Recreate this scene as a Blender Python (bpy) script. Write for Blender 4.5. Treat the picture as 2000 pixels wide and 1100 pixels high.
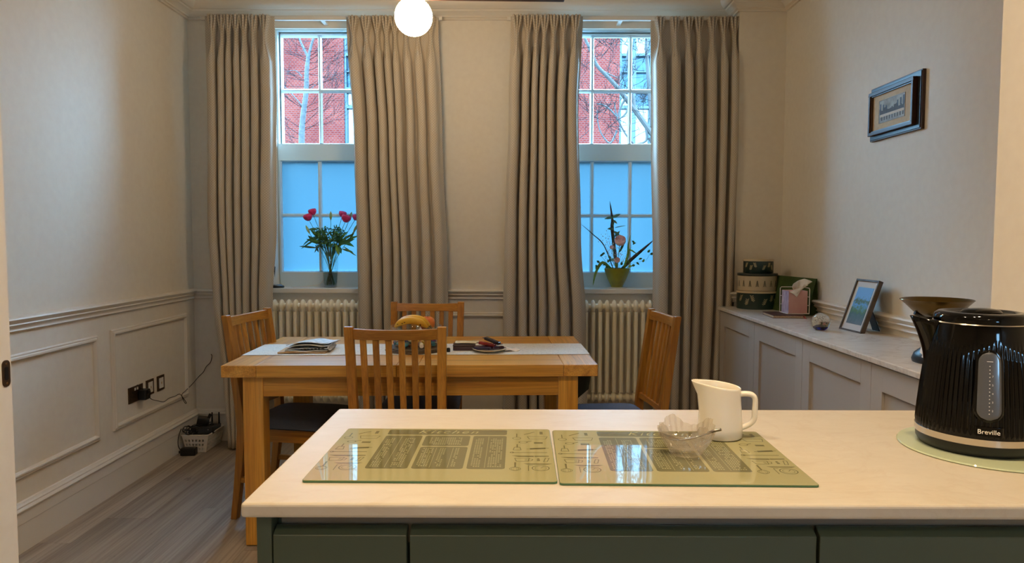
import bpy, bmesh, math, random
from mathutils import Vector, Matrix, noise
random.seed(7)
C = bpy.context.scene.collection
PI = math.pi
R = math.radians
for o in list(bpy.data.objects): bpy.data.objects.remove(o)

# ------------------------------------------------------------------ camera
F = 1400.0; EYE = Vector((0, 0, 1.30))
PITCH = math.atan(83 / F); YAW = math.atan(5 / F); ROLL = R(0.1)
_f = Vector((-math.sin(YAW) * math.cos(PITCH), math.cos(YAW) * math.cos(PITCH), -math.sin(PITCH)))
_r = Vector((math.cos(YAW), math.sin(YAW), 0)); _u = _r.cross(_f)
_r, _u = _r * math.cos(ROLL) + _u * math.sin(ROLL), _u * math.cos(ROLL) - _r * math.sin(ROLL)
cd = bpy.data.cameras.new('camera'); cam = bpy.data.objects.new('camera', cd); C.objects.link(cam)
cd.sensor_width = 36; cd.lens = F / 2000 * 36; cd.clip_start = 0.02; cd.clip_end = 300
m = Matrix((_r, _u, -_f)).transposed().to_4x4(); m.translation = EYE; cam.matrix_world = m
bpy.context.scene.camera = cam
def ray(x, y): return _f + _r * ((x - 1000) / F) - _u * ((y - 550) / F)
def at(x, y, Y): d = ray(x, y); return EYE + d * (Y / d.y)          # pixel -> point on the plane Y
def onz(x, y, z): d = ray(x, y); return EYE + d * ((z - EYE.z) / d.z)  # pixel -> point at height z

# ------------------------------------------------------------------ sky, view, light levels
sc = bpy.context.scene
sc.view_settings.view_transform = 'Standard'; sc.view_settings.look = 'None'
sc.view_settings.gamma = 1; sc.view_settings.use_curve_mapping = False
sc.view_settings.exposure = 0.0
SKY = (0.34, 0.66, 1.0); SKY_STRENGTH = 27.0
w = bpy.data.worlds.new('sky'); sc.world = w; w.use_nodes = True
bg = w.node_tree.nodes['Background']; bg.inputs[0].default_value = (*SKY, 1); bg.inputs[1].default_value = SKY_STRENGTH
# overcast sky: three times brighter overhead than at the horizon
_n = w.node_tree.nodes; _l = w.node_tree.links
_tc = _n.new('ShaderNodeTexCoord'); _sx = _n.new('ShaderNodeSeparateXYZ'); _l.new(_tc.outputs['Generated'], _sx.inputs[0])
_mx = _n.new('ShaderNodeMath'); _mx.operation = 'MAXIMUM'; _mx.inputs[1].default_value = 0.0; _l.new(_sx.outputs['Z'], _mx.inputs[0])
_ma = _n.new('ShaderNodeMath'); _ma.operation = 'MULTIPLY_ADD'; _ma.inputs[1].default_value = 2 * SKY_STRENGTH; _ma.inputs[2].default_value = SKY_STRENGTH
_l.new(_mx.outputs[0], _ma.inputs[0]); _l.new(_ma.outputs[0], bg.inputs[1])
WARM = (1.0, 0.73, 0.44)
GLOBE_EMIT = 58.0
DOWNLIGHT_W = 63.0
DOWNLIGHTS = [(-0.60, 1.05), (0.10, 0.80), (0.62, 1.08), (-0.75, -0.9), (0.35, -0.9)]
CEIL = 2.79
sc.cycles.max_bounces = 10; sc.cycles.diffuse_bounces = 5; sc.cycles.transmission_bounces = 10
sc.cycles.transparent_max_bounces = 12; sc.cycles.caustics_reflective = False; sc.cycles.caustics_refractive = False
sc.cycles.sample_clamp_indirect = 6
sc.cycles.use_denoising = True

# ------------------------------------------------------------------ materials
def lin(c):
    return tuple((v / 255 / 12.92) if v / 255 <= 0.04045 else ((v / 255 + 0.055) / 1.055) ** 2.4 for v in c)
MATS = {}
def mat(name, col, rough=0.5, metal=0.0, spec=0.5, trans=0.0, ior=1.5, coat=0.0, emit=None, alpha=1.0):
    if name in MATS: return MATS[name]
    m = bpy.data.materials.new(name); m.use_nodes = True
    b = m.node_tree.nodes['Principled BSDF']
    b.inputs['Base Color'].default_value = (*lin(col), 1); b.inputs['Roughness'].default_value = rough
    b.inputs['Metallic'].default_value = metal; b.inputs['Specular IOR Level'].default_value = spec
    b.inputs['Transmission Weight'].default_value = trans; b.inputs['IOR'].default_value = ior
    b.inputs['Coat Weight'].default_value = coat; b.inputs['Coat Roughness'].default_value = 0.05
    b.inputs['Alpha'].default_value = alpha
    if emit:
        b.inputs['Emission Color'].default_value = (*emit[0], 1); b.inputs['Emission Strength'].default_value = emit[1]
    MATS[name] = m; return m
def N(m, t, **kw):
    n = m.node_tree.nodes.new(t)
    for k, v in kw.items():
        if k in n.inputs.keys(): n.inputs[k].default_value = v
        else: setattr(n, k, v)
    return n
def L(m, a, b): m.node_tree.links.new(a, b)
def ramp(m, fac, stops):
    r = N(m, 'ShaderNodeValToRGB'); e = r.color_ramp.elements
    while len(e) < len(stops): e.new(0.5)
    for i, (p, c) in enumerate(stops): e[i].position = p; e[i].color = (*lin(c), 1)
    L(m, fac, r.inputs[0]); return r
def bump(m, src, strength, dist=0.001):
    b = N(m, 'ShaderNodeBump', Strength=strength, Distance=dist); L(m, src, b.inputs['Height'])
    L(m, b.outputs[0], m.node_tree.nodes['Principled BSDF'].inputs['Normal'])
def noisy(name, c1, c2, scale=8, rough=0.5, detail=5, bumpy=0.0, stretch=(1, 1, 1), **kw):
    if name in MATS: return MATS[name]
    m = mat(name, c1, rough, **kw); p = m.node_tree.nodes['Principled BSDF']
    tc = N(m, 'ShaderNodeTexCoord'); mp = N(m, 'ShaderNodeMapping'); mp.inputs['Scale'].default_value = stretch
    L(m, tc.outputs['Object'], mp.inputs[0])
    n = N(m, 'ShaderNodeTexNoise', Scale=scale, Detail=detail); L(m, mp.outputs[0], n.inputs['Vector'])
    r = ramp(m, n.outputs['Fac'], [(0.3, c1), (0.7, c2)]); L(m, r.outputs[0], p.inputs['Base Color'])
    if bumpy: bump(m, n.outputs['Fac'], bumpy)
    return m
def wood(name, axis, c1, c2, c3, rough=0.35, knots=False, freq=22.0):
    m = mat(name, c1, rough); p = m.node_tree.nodes['Principled BSDF']
    tc = N(m, 'ShaderNodeTexCoord'); oi = N(m, 'ShaderNodeObjectInfo')
    mul = N(m, 'ShaderNodeVectorMath', operation='SCALE'); mul.inputs[0].default_value = (13.1, 7.7, 5.3)
    L(m, oi.outputs['Random'], mul.inputs['Scale'])
    add = N(m, 'ShaderNodeVectorMath', operation='ADD'); L(m, tc.outputs['Object'], add.inputs[0]); L(m, mul.outputs[0], add.inputs[1])
    s = [freq] * 3; s[axis] = freq / 22.0
    mp = N(m, 'ShaderNodeMapping'); mp.inputs['Scale'].default_value = s; L(m, add.outputs[0], mp.inputs[0])
    n1 = N(m, 'ShaderNodeTexNoise', Scale=1.0, Detail=6, Roughness=0.6, Distortion=0.6); L(m, mp.outputs[0], n1.inputs['Vector'])
    mp2 = N(m, 'ShaderNodeMapping'); s2 = [freq * 9] * 3; s2[axis] = freq / 5; mp2.inputs['Scale'].default_value = s2; L(m, add.outputs[0], mp2.inputs[0])
    n2 = N(m, 'ShaderNodeTexNoise', Scale=1.0, Detail=3); L(m, mp2.outputs[0], n2.inputs['Vector'])
    r = ramp(m, n1.outputs['Fac'], [(0.28, c3), (0.48, c1), (0.72, c2)])
    mx = N(m, 'ShaderNodeMix', data_type='RGBA', blend_type='MULTIPLY'); mx.inputs['Factor'].default_value = 0.35
    r2 = ramp(m, n2.outputs['Fac'], [(0.35, (140, 130, 120)), (0.6, (255, 255, 255))])
    L(m, r.outputs[0], mx.inputs['A']); L(m, r2.outputs[0], mx.inputs['B']); out = mx.outputs['Result']
    # piece to piece tint
    hv = N(m, 'ShaderNodeHueSaturation'); mr = N(m, 'ShaderNodeMapRange'); mr.inputs['To Min'].default_value = 0.84; mr.inputs['To Max'].default_value = 1.14
    L(m, oi.outputs['Random'], mr.inputs['Value']); L(m, mr.outputs[0], hv.inputs['Value']); L(m, out, hv.inputs['Color']); out = hv.outputs[0]
    if knots:
        mp3 = N(m, 'ShaderNodeMapping'); s3 = [11, 11, 1]; s3[axis] = 2.6; mp3.inputs['Scale'].default_value = s3; L(m, add.outputs[0], mp3.inputs[0])
        v = N(m, 'ShaderNodeTexNoise', Scale=1.0, Detail=5, Roughness=0.7, Distortion=1.2); L(m, mp3.outputs[0], v.inputs['Vector'])
        r3 = ramp(m, v.outputs['Fac'], [(0.27, (60, 48, 40)), (0.36, (255, 255, 255))])
        mk = N(m, 'ShaderNodeMix', data_type='RGBA', blend_type='MULTIPLY'); mk.inputs['Factor'].default_value = 0.8
        L(m, out, mk.inputs['A']); L(m, r3.outputs[0], mk.inputs['B']); out = mk.outputs['Result']
    L(m, out, p.inputs['Base Color']); bump(m, n2.outputs['Fac'], 0.12, 0.0005)
    return m
OAK = ((208, 148, 56), (224, 168, 76), (170, 112, 38))
oak = [wood('oak_grain_' + 'xyz'[a], a, *OAK) for a in range(3)]
CHAIR = ((172, 114, 36), (192, 134, 50), (138, 86, 24))
coak = [wood('chair_oak_grain_' + 'xyz'[a], a, *CHAIR) for a in range(3)]
floor_m = wood('floor_oak', 1, (160, 148, 136), (180, 169, 157), (130, 117, 104), rough=0.42, knots=True, freq=9.0)
wall_m = noisy('wall_paint', (232, 226, 213), (228, 221, 208), 30, 0.7, bumpy=0.05)
white_p = mat('white_paint', (228, 224, 216), 0.42)
trim_m = mat('trim_paint', (224, 217, 204), 0.45)
ceil_m = mat('ceiling_paint', (226, 220, 208), 0.8)
win_m = mat('window_paint_blue_glow', (218, 234, 240), 0.35)  # white paint with the blue window glow on the frames mixed into its colour
rad_m = mat('radiator_enamel', (246, 240, 218), 0.35)
green_cab = mat('sage_green_lacquer', (68, 80, 66), 0.35)
grey_cab = mat('grey_cabinet_paint', (188, 181, 174), 0.45)
black_pl = mat('black_plastic', (10, 10, 11), 0.4)
black_gl = mat('black_gloss', (2, 2, 2), 0.07, spec=0.32)
chrome = mat('chrome', (205, 200, 190), 0.16, metal=1)
steel = mat('spoon_steel', (150, 145, 138), 0.18, metal=1)
bronze = mat('bronze_plate', (92, 74, 58), 0.38, metal=0.8)
brass_dk = mat('antique_brass', (104, 80, 36), 0.25, metal=0.85)
white_pl = mat('white_plastic', (224, 220, 212), 0.45)
cream_cer = mat('cream_ceramic', (234, 228, 212), 0.22, coat=0.3)
glass_m = mat('clear_glass', (252, 254, 253), 0.0, trans=1.0, ior=1.45)
water_m = mat('water', (240, 250, 248), 0.0, trans=1.0, ior=1.05)
def thin_glass(name, tint, fres, glass=0.0, diff=0.0):
    m = bpy.data.materials.new(name); m.use_nodes = True; nt = m.node_tree; nt.nodes.clear(); nn = nt.nodes.new; lk = nt.links.new
    out = nn('ShaderNodeOutputMaterial'); tr = nn('ShaderNodeBsdfTransparent'); tr.inputs[0].default_value = (*tint, 1); gl = nn('ShaderNodeBsdfGlossy'); gl.inputs['Roughness'].default_value = 0.02
    lw = nn('ShaderNodeLayerWeight'); lw.inputs[0].default_value = 0.5; pw_ = nn('ShaderNodeMath'); pw_.operation = 'POWER'; pw_.inputs[1].default_value = 3.5; lk(lw.outputs['Facing'], pw_.inputs[0]); fr = nn('ShaderNodeMath'); fr.operation = 'MULTIPLY_ADD'; fr.inputs[1].default_value = 0.6; fr.inputs[2].default_value = 0.04; lk(pw_.outputs[0], fr.inputs[0]); mx = nn('ShaderNodeMixShader'); lk(fr.outputs[0], mx.inputs[0]); lk(tr.outputs[0], mx.inputs[1]); lk(gl.outputs[0], mx.inputs[2]); cur = mx.outputs[0]
    if glass:
        g = nn('ShaderNodeBsdfGlass'); g.inputs['IOR'].default_value = 1.5; m2 = nn('ShaderNodeMixShader'); m2.inputs[0].default_value = glass; lk(cur, m2.inputs[1]); lk(g.outputs[0], m2.inputs[2]); cur = m2.outputs[0]
    if diff:
        d = nn('ShaderNodeBsdfTranslucent'); d.inputs[0].default_value = (1, 0.90, 0.76, 1); m3 = nn('ShaderNodeMixShader'); m3.inputs[0].default_value = diff; lk(cur, m3.inputs[1]); lk(d.outputs[0], m3.inputs[2]); cur = m3.outputs[0]
    lk(cur, out.inputs[0]); return m
vase_gl = thin_glass('thin_clear_glass', (0.95, 0.98, 0.97), 1.5)
cut_gl = thin_glass('cut_glass', (1.0, 0.98, 0.95), 1.6, 0.10, 0.13)
stem_m = mat('stem_green', (84, 130, 70), 0.5)
leaf_m = noisy('leaf_dark', (44, 96, 48), (76, 128, 62), 30, 0.4)
leaf_l = noisy('leaf_bright', (96, 150, 52), (140, 180, 84), 30, 0.4)
euc_m = noisy('eucalyptus', (60, 104, 82), (88, 128, 104), 20, 0.5)
brown_lf = noisy('dark_reed', (44, 34, 30), (66, 52, 42), 20, 0.5)
seat_m = noisy('seat_fabric', (84, 96, 120), (104, 116, 140), 400, 0.85, bumpy=0.3)
blackwood = noisy('dark_frame_wood', (46, 24, 16), (66, 36, 24), 20, 0.45)

def marble(name, base, vein, rough):
    m = mat(name, base, rough, spec=0.35); p = m.node_tree.nodes['Principled BSDF']
    tc = N(m, 'ShaderNodeTexCoord'); mp = N(m, 'ShaderNodeMapping'); mp.inputs['Scale'].default_value = (1.6, 3.2, 2); mp.inputs['Rotation'].default_value = (0, 0, 0.5)
    L(m, tc.outputs['Object'], mp.inputs[0])
    n = N(m, 'ShaderNodeTexNoise', Scale=1.7, Detail=9, Roughness=0.62, Distortion=1.6); L(m, mp.outputs[0], n.inputs['Vector'])
    r = ramp(m, n.outputs['Fac'], [(0.30, base), (0.47, base), (0.5, vein), (0.535, base)])
    n2 = N(m, 'ShaderNodeTexNoise', Scale=9, Detail=6, Roughness=0.7); L(m, mp.outputs[0], n2.inputs['Vector'])
    r2 = ramp(m, n2.outputs['Fac'], [(0.3, (246, 244, 240)), (0.7, (255, 255, 255))])
    mx = N(m, 'ShaderNodeMix', data_type='RGBA', blend_type='MULTIPLY'); mx.inputs['Factor'].default_value = 1
    L(m, r.outputs[0], mx.inputs['A']); L(m, r2.outputs[0], mx.inputs['B']); L(m, mx.outputs['Result'], p.inputs['Base Color'])
    return m
marble_m = marble('marble_quartz', (200, 191, 173), (197, 186, 167), 0.42)
marble_g = marble('marble_sideboard', (224, 218, 210), (210, 203, 196), 0.22)

def curtain_fabric():
    m = mat('curtain_fabric', (150, 134, 112), 0.85); p = m.node_tree.nodes['Principled BSDF']
    p.inputs['Sheen Weight'].default_value = 0.15
    uv = N(m, 'ShaderNodeUVMap'); mp = N(m, 'ShaderNodeMapping'); mp.inputs['Scale'].default_value = (90, 90, 1); mp.inputs['Rotation'].default_value = (0, 0, PI / 4)
    L(m, uv.outputs[0], mp.inputs[0])
    v = N(m, 'ShaderNodeTexVoronoi', Scale=1.0, Randomness=0.0); L(m, mp.outputs[0], v.inputs['Vector'])
    r = ramp(m, v.outputs['Distance'], [(0.12, (210, 201, 186)), (0.42, (184, 174, 158))])
    L(m, r.outputs[0], p.inputs['Base Color']); bump(m, v.outputs['Distance'], 0.35, 0.0015)
    return m
curtain_m = curtain_fabric()

def pane_mat(name, frost):
    m = bpy.data.materials.new(name); m.use_nodes = True; nt = m.node_tree; nt.nodes.clear()
    out = nt.nodes.new('ShaderNodeOutputMaterial'); mix = nt.nodes.new('ShaderNodeMixShader'); gl = nt.nodes.new('ShaderNodeBsdfGlossy')
    if frost:
        gl.inputs['Roughness'].default_value = 0.35; gl.inputs['Color'].default_value = (1, 1, 1, 1)
        t = nt.nodes.new('ShaderNodeBsdfTranslucent'); t.inputs['Color'].default_value = (0.016, 0.036, 0.046, 1)
        mix.inputs[0].default_value = 0.04
    else:
        gl.inputs['Roughness'].default_value = 0.0
        t = nt.nodes.new('ShaderNodeBsdfTransparent'); t.inputs['Color'].default_value = (0.93, 0.97, 0.98, 1)
        lw = nt.nodes.new('ShaderNodeFresnel'); lw.inputs[0].default_value = 1.35; nt.links.new(lw.outputs[0], mix.inputs[0])
    nt.links.new(t.outputs[0], mix.inputs[1]); nt.links.new(gl.outputs[0], mix.inputs[2]); nt.links.new(mix.outputs[0], out.inputs[0])
    return m
pane_clear = pane_mat('pane_clear', False); pane_frost = pane_mat('pane_frosted_film', True)

# ------------------------------------------------------------------ mesh builder
class MB:
    def __init__(s): s.v = []; s.f = []; s.uv = None
    def add(s, vs, fs):
        k = len(s.v); s.v += [tuple(v) for v in vs]; s.f += [tuple(i + k for i in f) for f in fs]; return s
    def box(s, x0, x1, y0, y1, z0, z1, M=None):
        vs = [Vector((x, y, z)) for z in (z0, z1) for y in (y0, y1) for x in (x0, x1)]
        if M is not None: vs = [M @ v for v in vs]
        return s.add(vs, [(0, 2, 3, 1), (4, 5, 7, 6), (0, 1, 5, 4), (2, 6, 7, 3), (0, 4, 6, 2), (1, 3, 7, 5)])
    def hexa(s, low, high):      # two quads (each ccw seen from above)
        return s.add(list(low) + list(high), [(3, 2, 1, 0), (4, 5, 6, 7), (0, 1, 5, 4), (1, 2, 6, 5), (2, 3, 7, 6), (3, 0, 4, 7)])
    def bar(s, a, b, wa, wb=None, ta=None, tb=None, side=(1, 0, 0)):   # rectangular bar a->b, width along side, thickness across
        a = Vector(a); b = Vector(b); d = (b - a).normalized(); sd = Vector(side); sd = (sd - d * sd.dot(d)).normalized(); n = d.cross(sd)
        wb = wb or wa; ta = ta or wa; tb = tb or ta
        q = lambda c, w_, t_: [c - sd * w_ / 2 - n * t_ / 2, c + sd * w_ / 2 - n * t_ / 2, c + sd * w_ / 2 + n * t_ / 2, c - sd * w_ / 2 + n * t_ / 2]
        return s.hexa(q(a, wa, ta), q(b, wb, tb))
    def tube(s, path, rad, n=8, cap=True):
        path = [Vector(p) for p in path]; k0 = len(s.v); ref = None
        for i, p in enumerate(path):
            d = (path[min(i + 1, len(path) - 1)] - path[max(i - 1, 0)]).normalized()
            if ref is None: ref = d.orthogonal().normalized()
            ref = (ref - d * ref.dot(d)).normalized(); b = d.cross(ref)
            r = rad[i] if isinstance(rad, (list, tuple)) else rad
            for j in range(n):
                a = 2 * PI * j / n; s.v.append(tuple(p + ref * (r * math.cos(a)) + b * (r * math.sin(a))))
        for i in range(len(path) - 1):
            for j in range(n):
                a = k0 + i * n + j; b_ = k0 + i * n + (j + 1) % n; s.f.append((a, b_, b_ + n, a + n))
        if cap:
            s.f.append(tuple(k0 + j for j in range(n))[::-1]); e = k0 + (len(path) - 1) * n; s.f.append(tuple(e + j for j in range(n)))
        return s
    def lathe(s, prof, n=32, c=(0, 0, 0), sx=1, sy=1, rfun=None, close=False):
        k0 = len(s.v)
        for (r, z) in prof:
            for j in range(n):
                a = 2 * PI * j / n; rr = rfun(r, z, a) if rfun else r
                s.v.append((c[0] + rr * math.cos(a) * sx, c[1] + rr * math.sin(a) * sy, c[2] + z))
        for i in range(len(prof) - 1):
            for j in range(n):
                a = k0 + i * n + j; b = k0 + i * n + (j + 1) % n; s.f.append((a, b, b + n, a + n))
        if not close:
            if prof[0][0] > 1e-5: s.f.append(tuple(k0 + j for j in range(n))[::-1])
            if prof[-1][0] > 1e-5: e = k0 + (len(prof) - 1) * n; s.f.append(tuple(e + j for j in range(n)))
        else:
            e = k0 + (len(prof) - 1) * n
            for j in range(n): s.f.append((e + j, e + (j + 1) % n, k0 + (j + 1) % n, k0 + j))
        return s
    def ball(s, c, r, n=12, sc=(1, 1, 1)):
        prof = [(max(1e-6, math.sin(PI * i / n) * 1), -math.cos(PI * i / n)) for i in range(n + 1)]
        k0 = len(s.v); MB.lathe(s, prof, n + 4)
        for k in range(k0, len(s.v)):
            v = s.v[k]; s.v[k] = (c[0] + v[0] * r * sc[0], c[1] + v[1] * r * sc[1], c[2] + v[2] * r * sc[2])
        return s
    def poly(s, pts, z0, z1):     # prism of a plan polygon (ccw)
        n = len(pts); return s.add([(x, y, z0) for x, y in pts] + [(x, y, z1) for x, y in pts],
            [tuple(range(n))[::-1], tuple(range(n, 2 * n))] + [(i, (i + 1) % n, (i + 1) % n + n, i + n) for i in range(n)])
    def grid(s, fn, nu, nv):
        k0 = len(s.v)
        for j in range(nv + 1):
            for i in range(nu + 1): s.v.append(tuple(fn(i / nu, j / nv)))
        for j in range(nv):
            for i in range(nu):
                a = k0 + j * (nu + 1) + i; s.f.append((a, a + 1, a + nu + 2, a + nu + 1))
        return s
    def xf(s, M, start=0):
        for k in range(start, len(s.v)): s.v[k] = tuple(M @ Vector(s.v[k]))
        return s
    def build(s, name, mt, parent=None, bevel=0, smooth=False, solid=0, sub=0, angle=40, seg=2):
        me = bpy.data.meshes.new(name); me.from_pydata(s.v, [], s.f)
        bm = bmesh.new(); bm.from_mesh(me); bmesh.ops.remove_doubles(bm, verts=bm.verts, dist=1e-6)
        if not solid: bmesh.ops.recalc_face_normals(bm, faces=bm.faces)
        bm.to_mesh(me); bm.free()
        me.materials.append(mt)
        if smooth:
            me.polygons.foreach_set('use_smooth', [True] * len(me.polygons))
            if smooth != 'all': me.set_sharp_from_angle(angle=R(angle))
        o = bpy.data.objects.new(name, me); C.objects.link(o)
        if parent: o.parent = parent
        if solid:
            q = o.modifiers.new('solid', 'SOLIDIFY'); q.thickness = solid; q.offset = 0
        if sub:
            q = o.modifiers.new('sub', 'SUBSURF'); q.levels = sub; q.render_levels = sub
        if bevel:
            q = o.modifiers.new('bevel', 'BEVEL'); q.width = bevel; q.segments = seg; q.limit_method = 'ANGLE'; q.angle_limit = R(35)
        return o
def tag(o, label=None, cat=None, group=None, kind=None):
    if label: o['label'] = label
    if cat: o['category'] = cat
    if group: o['group'] = group
    if kind: o['kind'] = kind
    return o
def thing(name, label, cat, loc=(0, 0, 0), rz=0, group=None):
    o = bpy.data.objects.new(name, None); C.objects.link(o); o.empty_display_size = 0.05
    o.location = loc; o.rotation_euler = (0, 0, rz); return tag(o, label, cat, group)
def struct(o, label=None): o['kind'] = 'structure'; (label and o.__setitem__('label', label)); return o
def place(o, loc, rz=0): o.location = loc; o.rotation_euler = (0, 0, rz); return o
def copy_tree(o, parent=None):
    c = o.copy(); C.objects.link(c)
    if parent: c.parent = parent
    for ch in o.children: copy_tree(ch, c)
    return c
def sweep(path, prof, closed=False):
    """moulding: plan path (wall line), profile = (offset to the left of travel, z) ring; mitred"""
    mb = MB(); n = len(path); P = [Vector((p[0], p[1])) for p in path]; k = len(prof)
    for i in range(n):
        a = P[i - 1] if (i > 0 or closed) else None; b = P[(i + 1) % n] if (i < n - 1 or closed) else None
        d1 = (P[i] - a).normalized() if a is not None else None; d2 = (b - P[i]).normalized() if b is not None else None
        d1 = d1 or d2; d2 = d2 or d1
        n1 = Vector((-d1.y, d1.x)); n2 = Vector((-d2.y, d2.x)); mm = (n1 + n2).normalized(); sc_ = 1 / max(0.2, mm.dot(n1))
        for (o_, z) in prof: q = P[i] + mm * (o_ * sc_); mb.v.append((q.x, q.y, z))
    for i in range(n if closed else n - 1):
        for j in range(k):
            a = i * k + j; b = i * k + (j + 1) % k; a2 = ((i + 1) % n) * k + j; b2 = ((i + 1) % n) * k + (j + 1) % k
            mb.f.append((a, b, b2, a2))
    if not closed: mb.f.append(tuple(range(k))); mb.f.append(tuple(range((n - 1) * k, n * k))[::-1])
    return mb
def rrect(x0, x1, y0, y1, r, n=5):
    p = []
    for (cx, cy, a0) in ((x1 - r, y0 + r, -90), (x1 - r, y1 - r, 0), (x0 + r, y1 - r, 90), (x0 + r, y0 + r, 180)):
        for i in range(n + 1): a = R(a0 + 90 * i / n); p.append((cx + r * math.cos(a), cy + r * math.sin(a)))
    return p

# ================================================================== ROOM SHELL
XL, XR, YB, YN0, YN1, YK = -2.05, 1.63, 4.56, 1.455, 1.605, -2.2
JL, JR = -1.14, 1.068
W1 = (-1.545, -0.755); W2 = (0.23, 1.02); SILL, HEAD = 0.985, 2.648
fl = struct(MB().box(XL, XR, YK, YB, -0.06, -0.012).build('floor', floor_m))
# planks, each its own board along the depth of the room
pw = 0.1905; meshes = {}
xk = -1.894 - pw
col_i = 0; x = xk
while x < XR:
    x0 = max(x, XL) + 0.0006; x1 = min(x + pw, XR) - 0.0006
    y = YK - random.uniform(0, 1.6)
    while y < YB:
        y1 = y + 1.9; a = max(y, YK) + 0.0006; b = min(y1, YB) - 0.0006
        if b - a > 0.05:
            key = (round(x1 - x0, 4), round(b - a, 4))
            if key not in meshes:
                o = MB().box(0, x1 - x0, 0, b - a, -0.012, 0).build('plank', floor_m, fl); meshes[key] = o.data
            else:
                o = bpy.data.objects.new('plank', meshes[key]); C.objects.link(o); o.parent = fl
            o.location = (x0, a, 0)
        y = y1
    x += pw
struct(MB().box(XL, XR, YK, YB, CEIL, CEIL + 0.06).build('ceiling', ceil_m))
struct(MB().box(XL - 0.15, XL, YK, YB + 0.3, -0.06, CEIL).build('wall_left', wall_m))
struct(MB().box(XR, XR + 0.15, YK, YB + 0.3, -0.06, CEIL).build('wall_right', wall_m))
W3 = (0.95, 1.35, 1.30, 1.85)
struct(MB().box(XL, W3[0], YK - 0.1, YK, -0.06, CEIL).box(W3[1], XR, YK - 0.1, YK, -0.06, CEIL).box(W3[0], W3[1], YK - 0.1, YK, -0.06, W3[2]).box(W3[0], W3[1], YK - 0.1, YK, W3[3], CEIL).build('wall_rear', wall_m))
b = MB()
for (x0, x1) in ((XL, W1[0]), (W1[1], W2[0]), (W2[1], XR)): b.box(x0, x1, YB, YB + 0.22, -0.06, CEIL)
for (x0, x1) in (W1, W2):
    b.box(x0, x1, YB, YB + 0.22, -0.06, SILL - 0.03); b.box(x0, x1, YB + 0.02, YB + 0.22, HEAD + 0.012, CEIL); b.box(x0, x1, YB, YB + 0.02, 2.613, CEIL)
struct(b.build('wall_back', wall_m))
struct(MB().box(1.347, XR, 4.39, YB, 0, CEIL).build('wall_column', wall_m), 'boxed column in the far right corner of the room')
# wall between kitchen and dining room with its wide opening
b = MB(); b.box(XL, JL, YN0, YN1, 0, CEIL); b.box(JR, XR, YN0, YN1, 0, CEIL)
struct(b.build('wall_divider', wall_m))
# door casing bead and strike plate on the left jamb
t = thing('strike_plate', 'dark metal strike plate on the left door jamb', 'door plate', (JL, 1.5875, 0.997), 0)
MB().poly(rrect(-0.0125, 0.0125, -0.030, 0.030, 0.011), 0, 0.0016).xf(Matrix.Rotation(PI / 2, 4, 'Z') @ Matrix.Rotation(PI / 2, 4, 'X')).build('plate', bronze, t)
MB().poly(rrect(-0.006, 0.006, -0.015, 0.015, 0.004), 0.0016, 0.0022).xf(Matrix.Rotation(PI / 2, 4, 'Z') @ Matrix.Rotation(PI / 2, 4, 'X')).build('latch_hole', black_pl, t)
for dz in (-0.022, 0.022): MB().lathe([(0.0, 0.0016), (0.003, 0.0018), (0.0028, 0.0026), (0.0, 0.0028)], 10, (0, dz, 0)).xf(Matrix.Rotation(PI / 2, 4, 'Z') @ Matrix.Rotation(PI / 2, 4, 'X')).build('screw', chrome, t)

# mouldings -- travel so that the room is on the left hand
def rect_prof(p): return p
cornice = [(-0.005, 2.662), (0.014, 2.662), (0.014, 2.672), (0.022, 2.676), (0.022, 2.684), (0.034, 2.696), (0.052, 2.704), (0.056, 2.712),
           (0.066, 2.712), (0.082, 2.722), (0.094, 2.738), (0.100, 2.756), (0.110, 2.756), (0.110, 2.768), (0.122, 2.772), (0.122, CEIL), (-0.005, CEIL)]
din = [(XR, YN1), (XR, 4.39), (1.347, 4.39), (1.347, YB), (XL, YB), (XL, YN1)]
struct(sweep(din, cornice).build('trim_1', trim_m, smooth=True, angle=30), 'stepped plaster cornice round the dining room')
struct(sweep([(XL, YN0), (XL, YK), (XR, YK), (XR, YN0)], cornice).build('trim_2', trim_m, smooth=True, angle=30), 'stepped plaster cornice in the kitchen')
dado = [(-0.004, 0.916), (0.010, 0.916), (0.014, 0.921), (0.010, 0.927), (0.012, 0.934), (0.020, 0.941), (0.024, 0.946), (0.020, 0.951), (0.024, 0.956),
        (0.030, 0.962), (0.034, 0.968), (0.032, 0.974), (0.026, 0.977), (-0.004, 0.980)]
struct(sweep([(W1[0], YB), (XL, YB), (XL, YN1)], dado).build('trim_3', trim_m, smooth=True, angle=50), 'dado rail on the left wall')
struct(sweep([(W2[0], YB), (W1[1], YB)], dado).build('trim_4', trim_m, smooth=True, angle=50), 'dado rail between the two windows')
struct(sweep([(XR, YN1), (XR, 4.39), (1.347, 4.39), (1.347, YB), (W2[1], YB)], dado).build('trim_5', trim_m, smooth=True, angle=50), 'dado rail on the right wall')
base = [(-0.004, 0), (0.018, 0), (0.018, 0.118), (0.020, 0.121), (0.020, 0.168), (0.026, 0.172), (0.028, 0.178), (0.024, 0.184), (0.020, 0.188), (0.020, 0.194), (0.014, 0.198), (0.010, 0.206), (-0.004, 0.208)]
struct(sweep([(XL, YB), (XL, YN1)], base).build('baseboard_left', white_p, smooth=True, angle=30))
struct(sweep([(1.347, YB), (XL, YB)], base).build('baseboard_back', white_p, smooth=True, angle=30))
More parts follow.
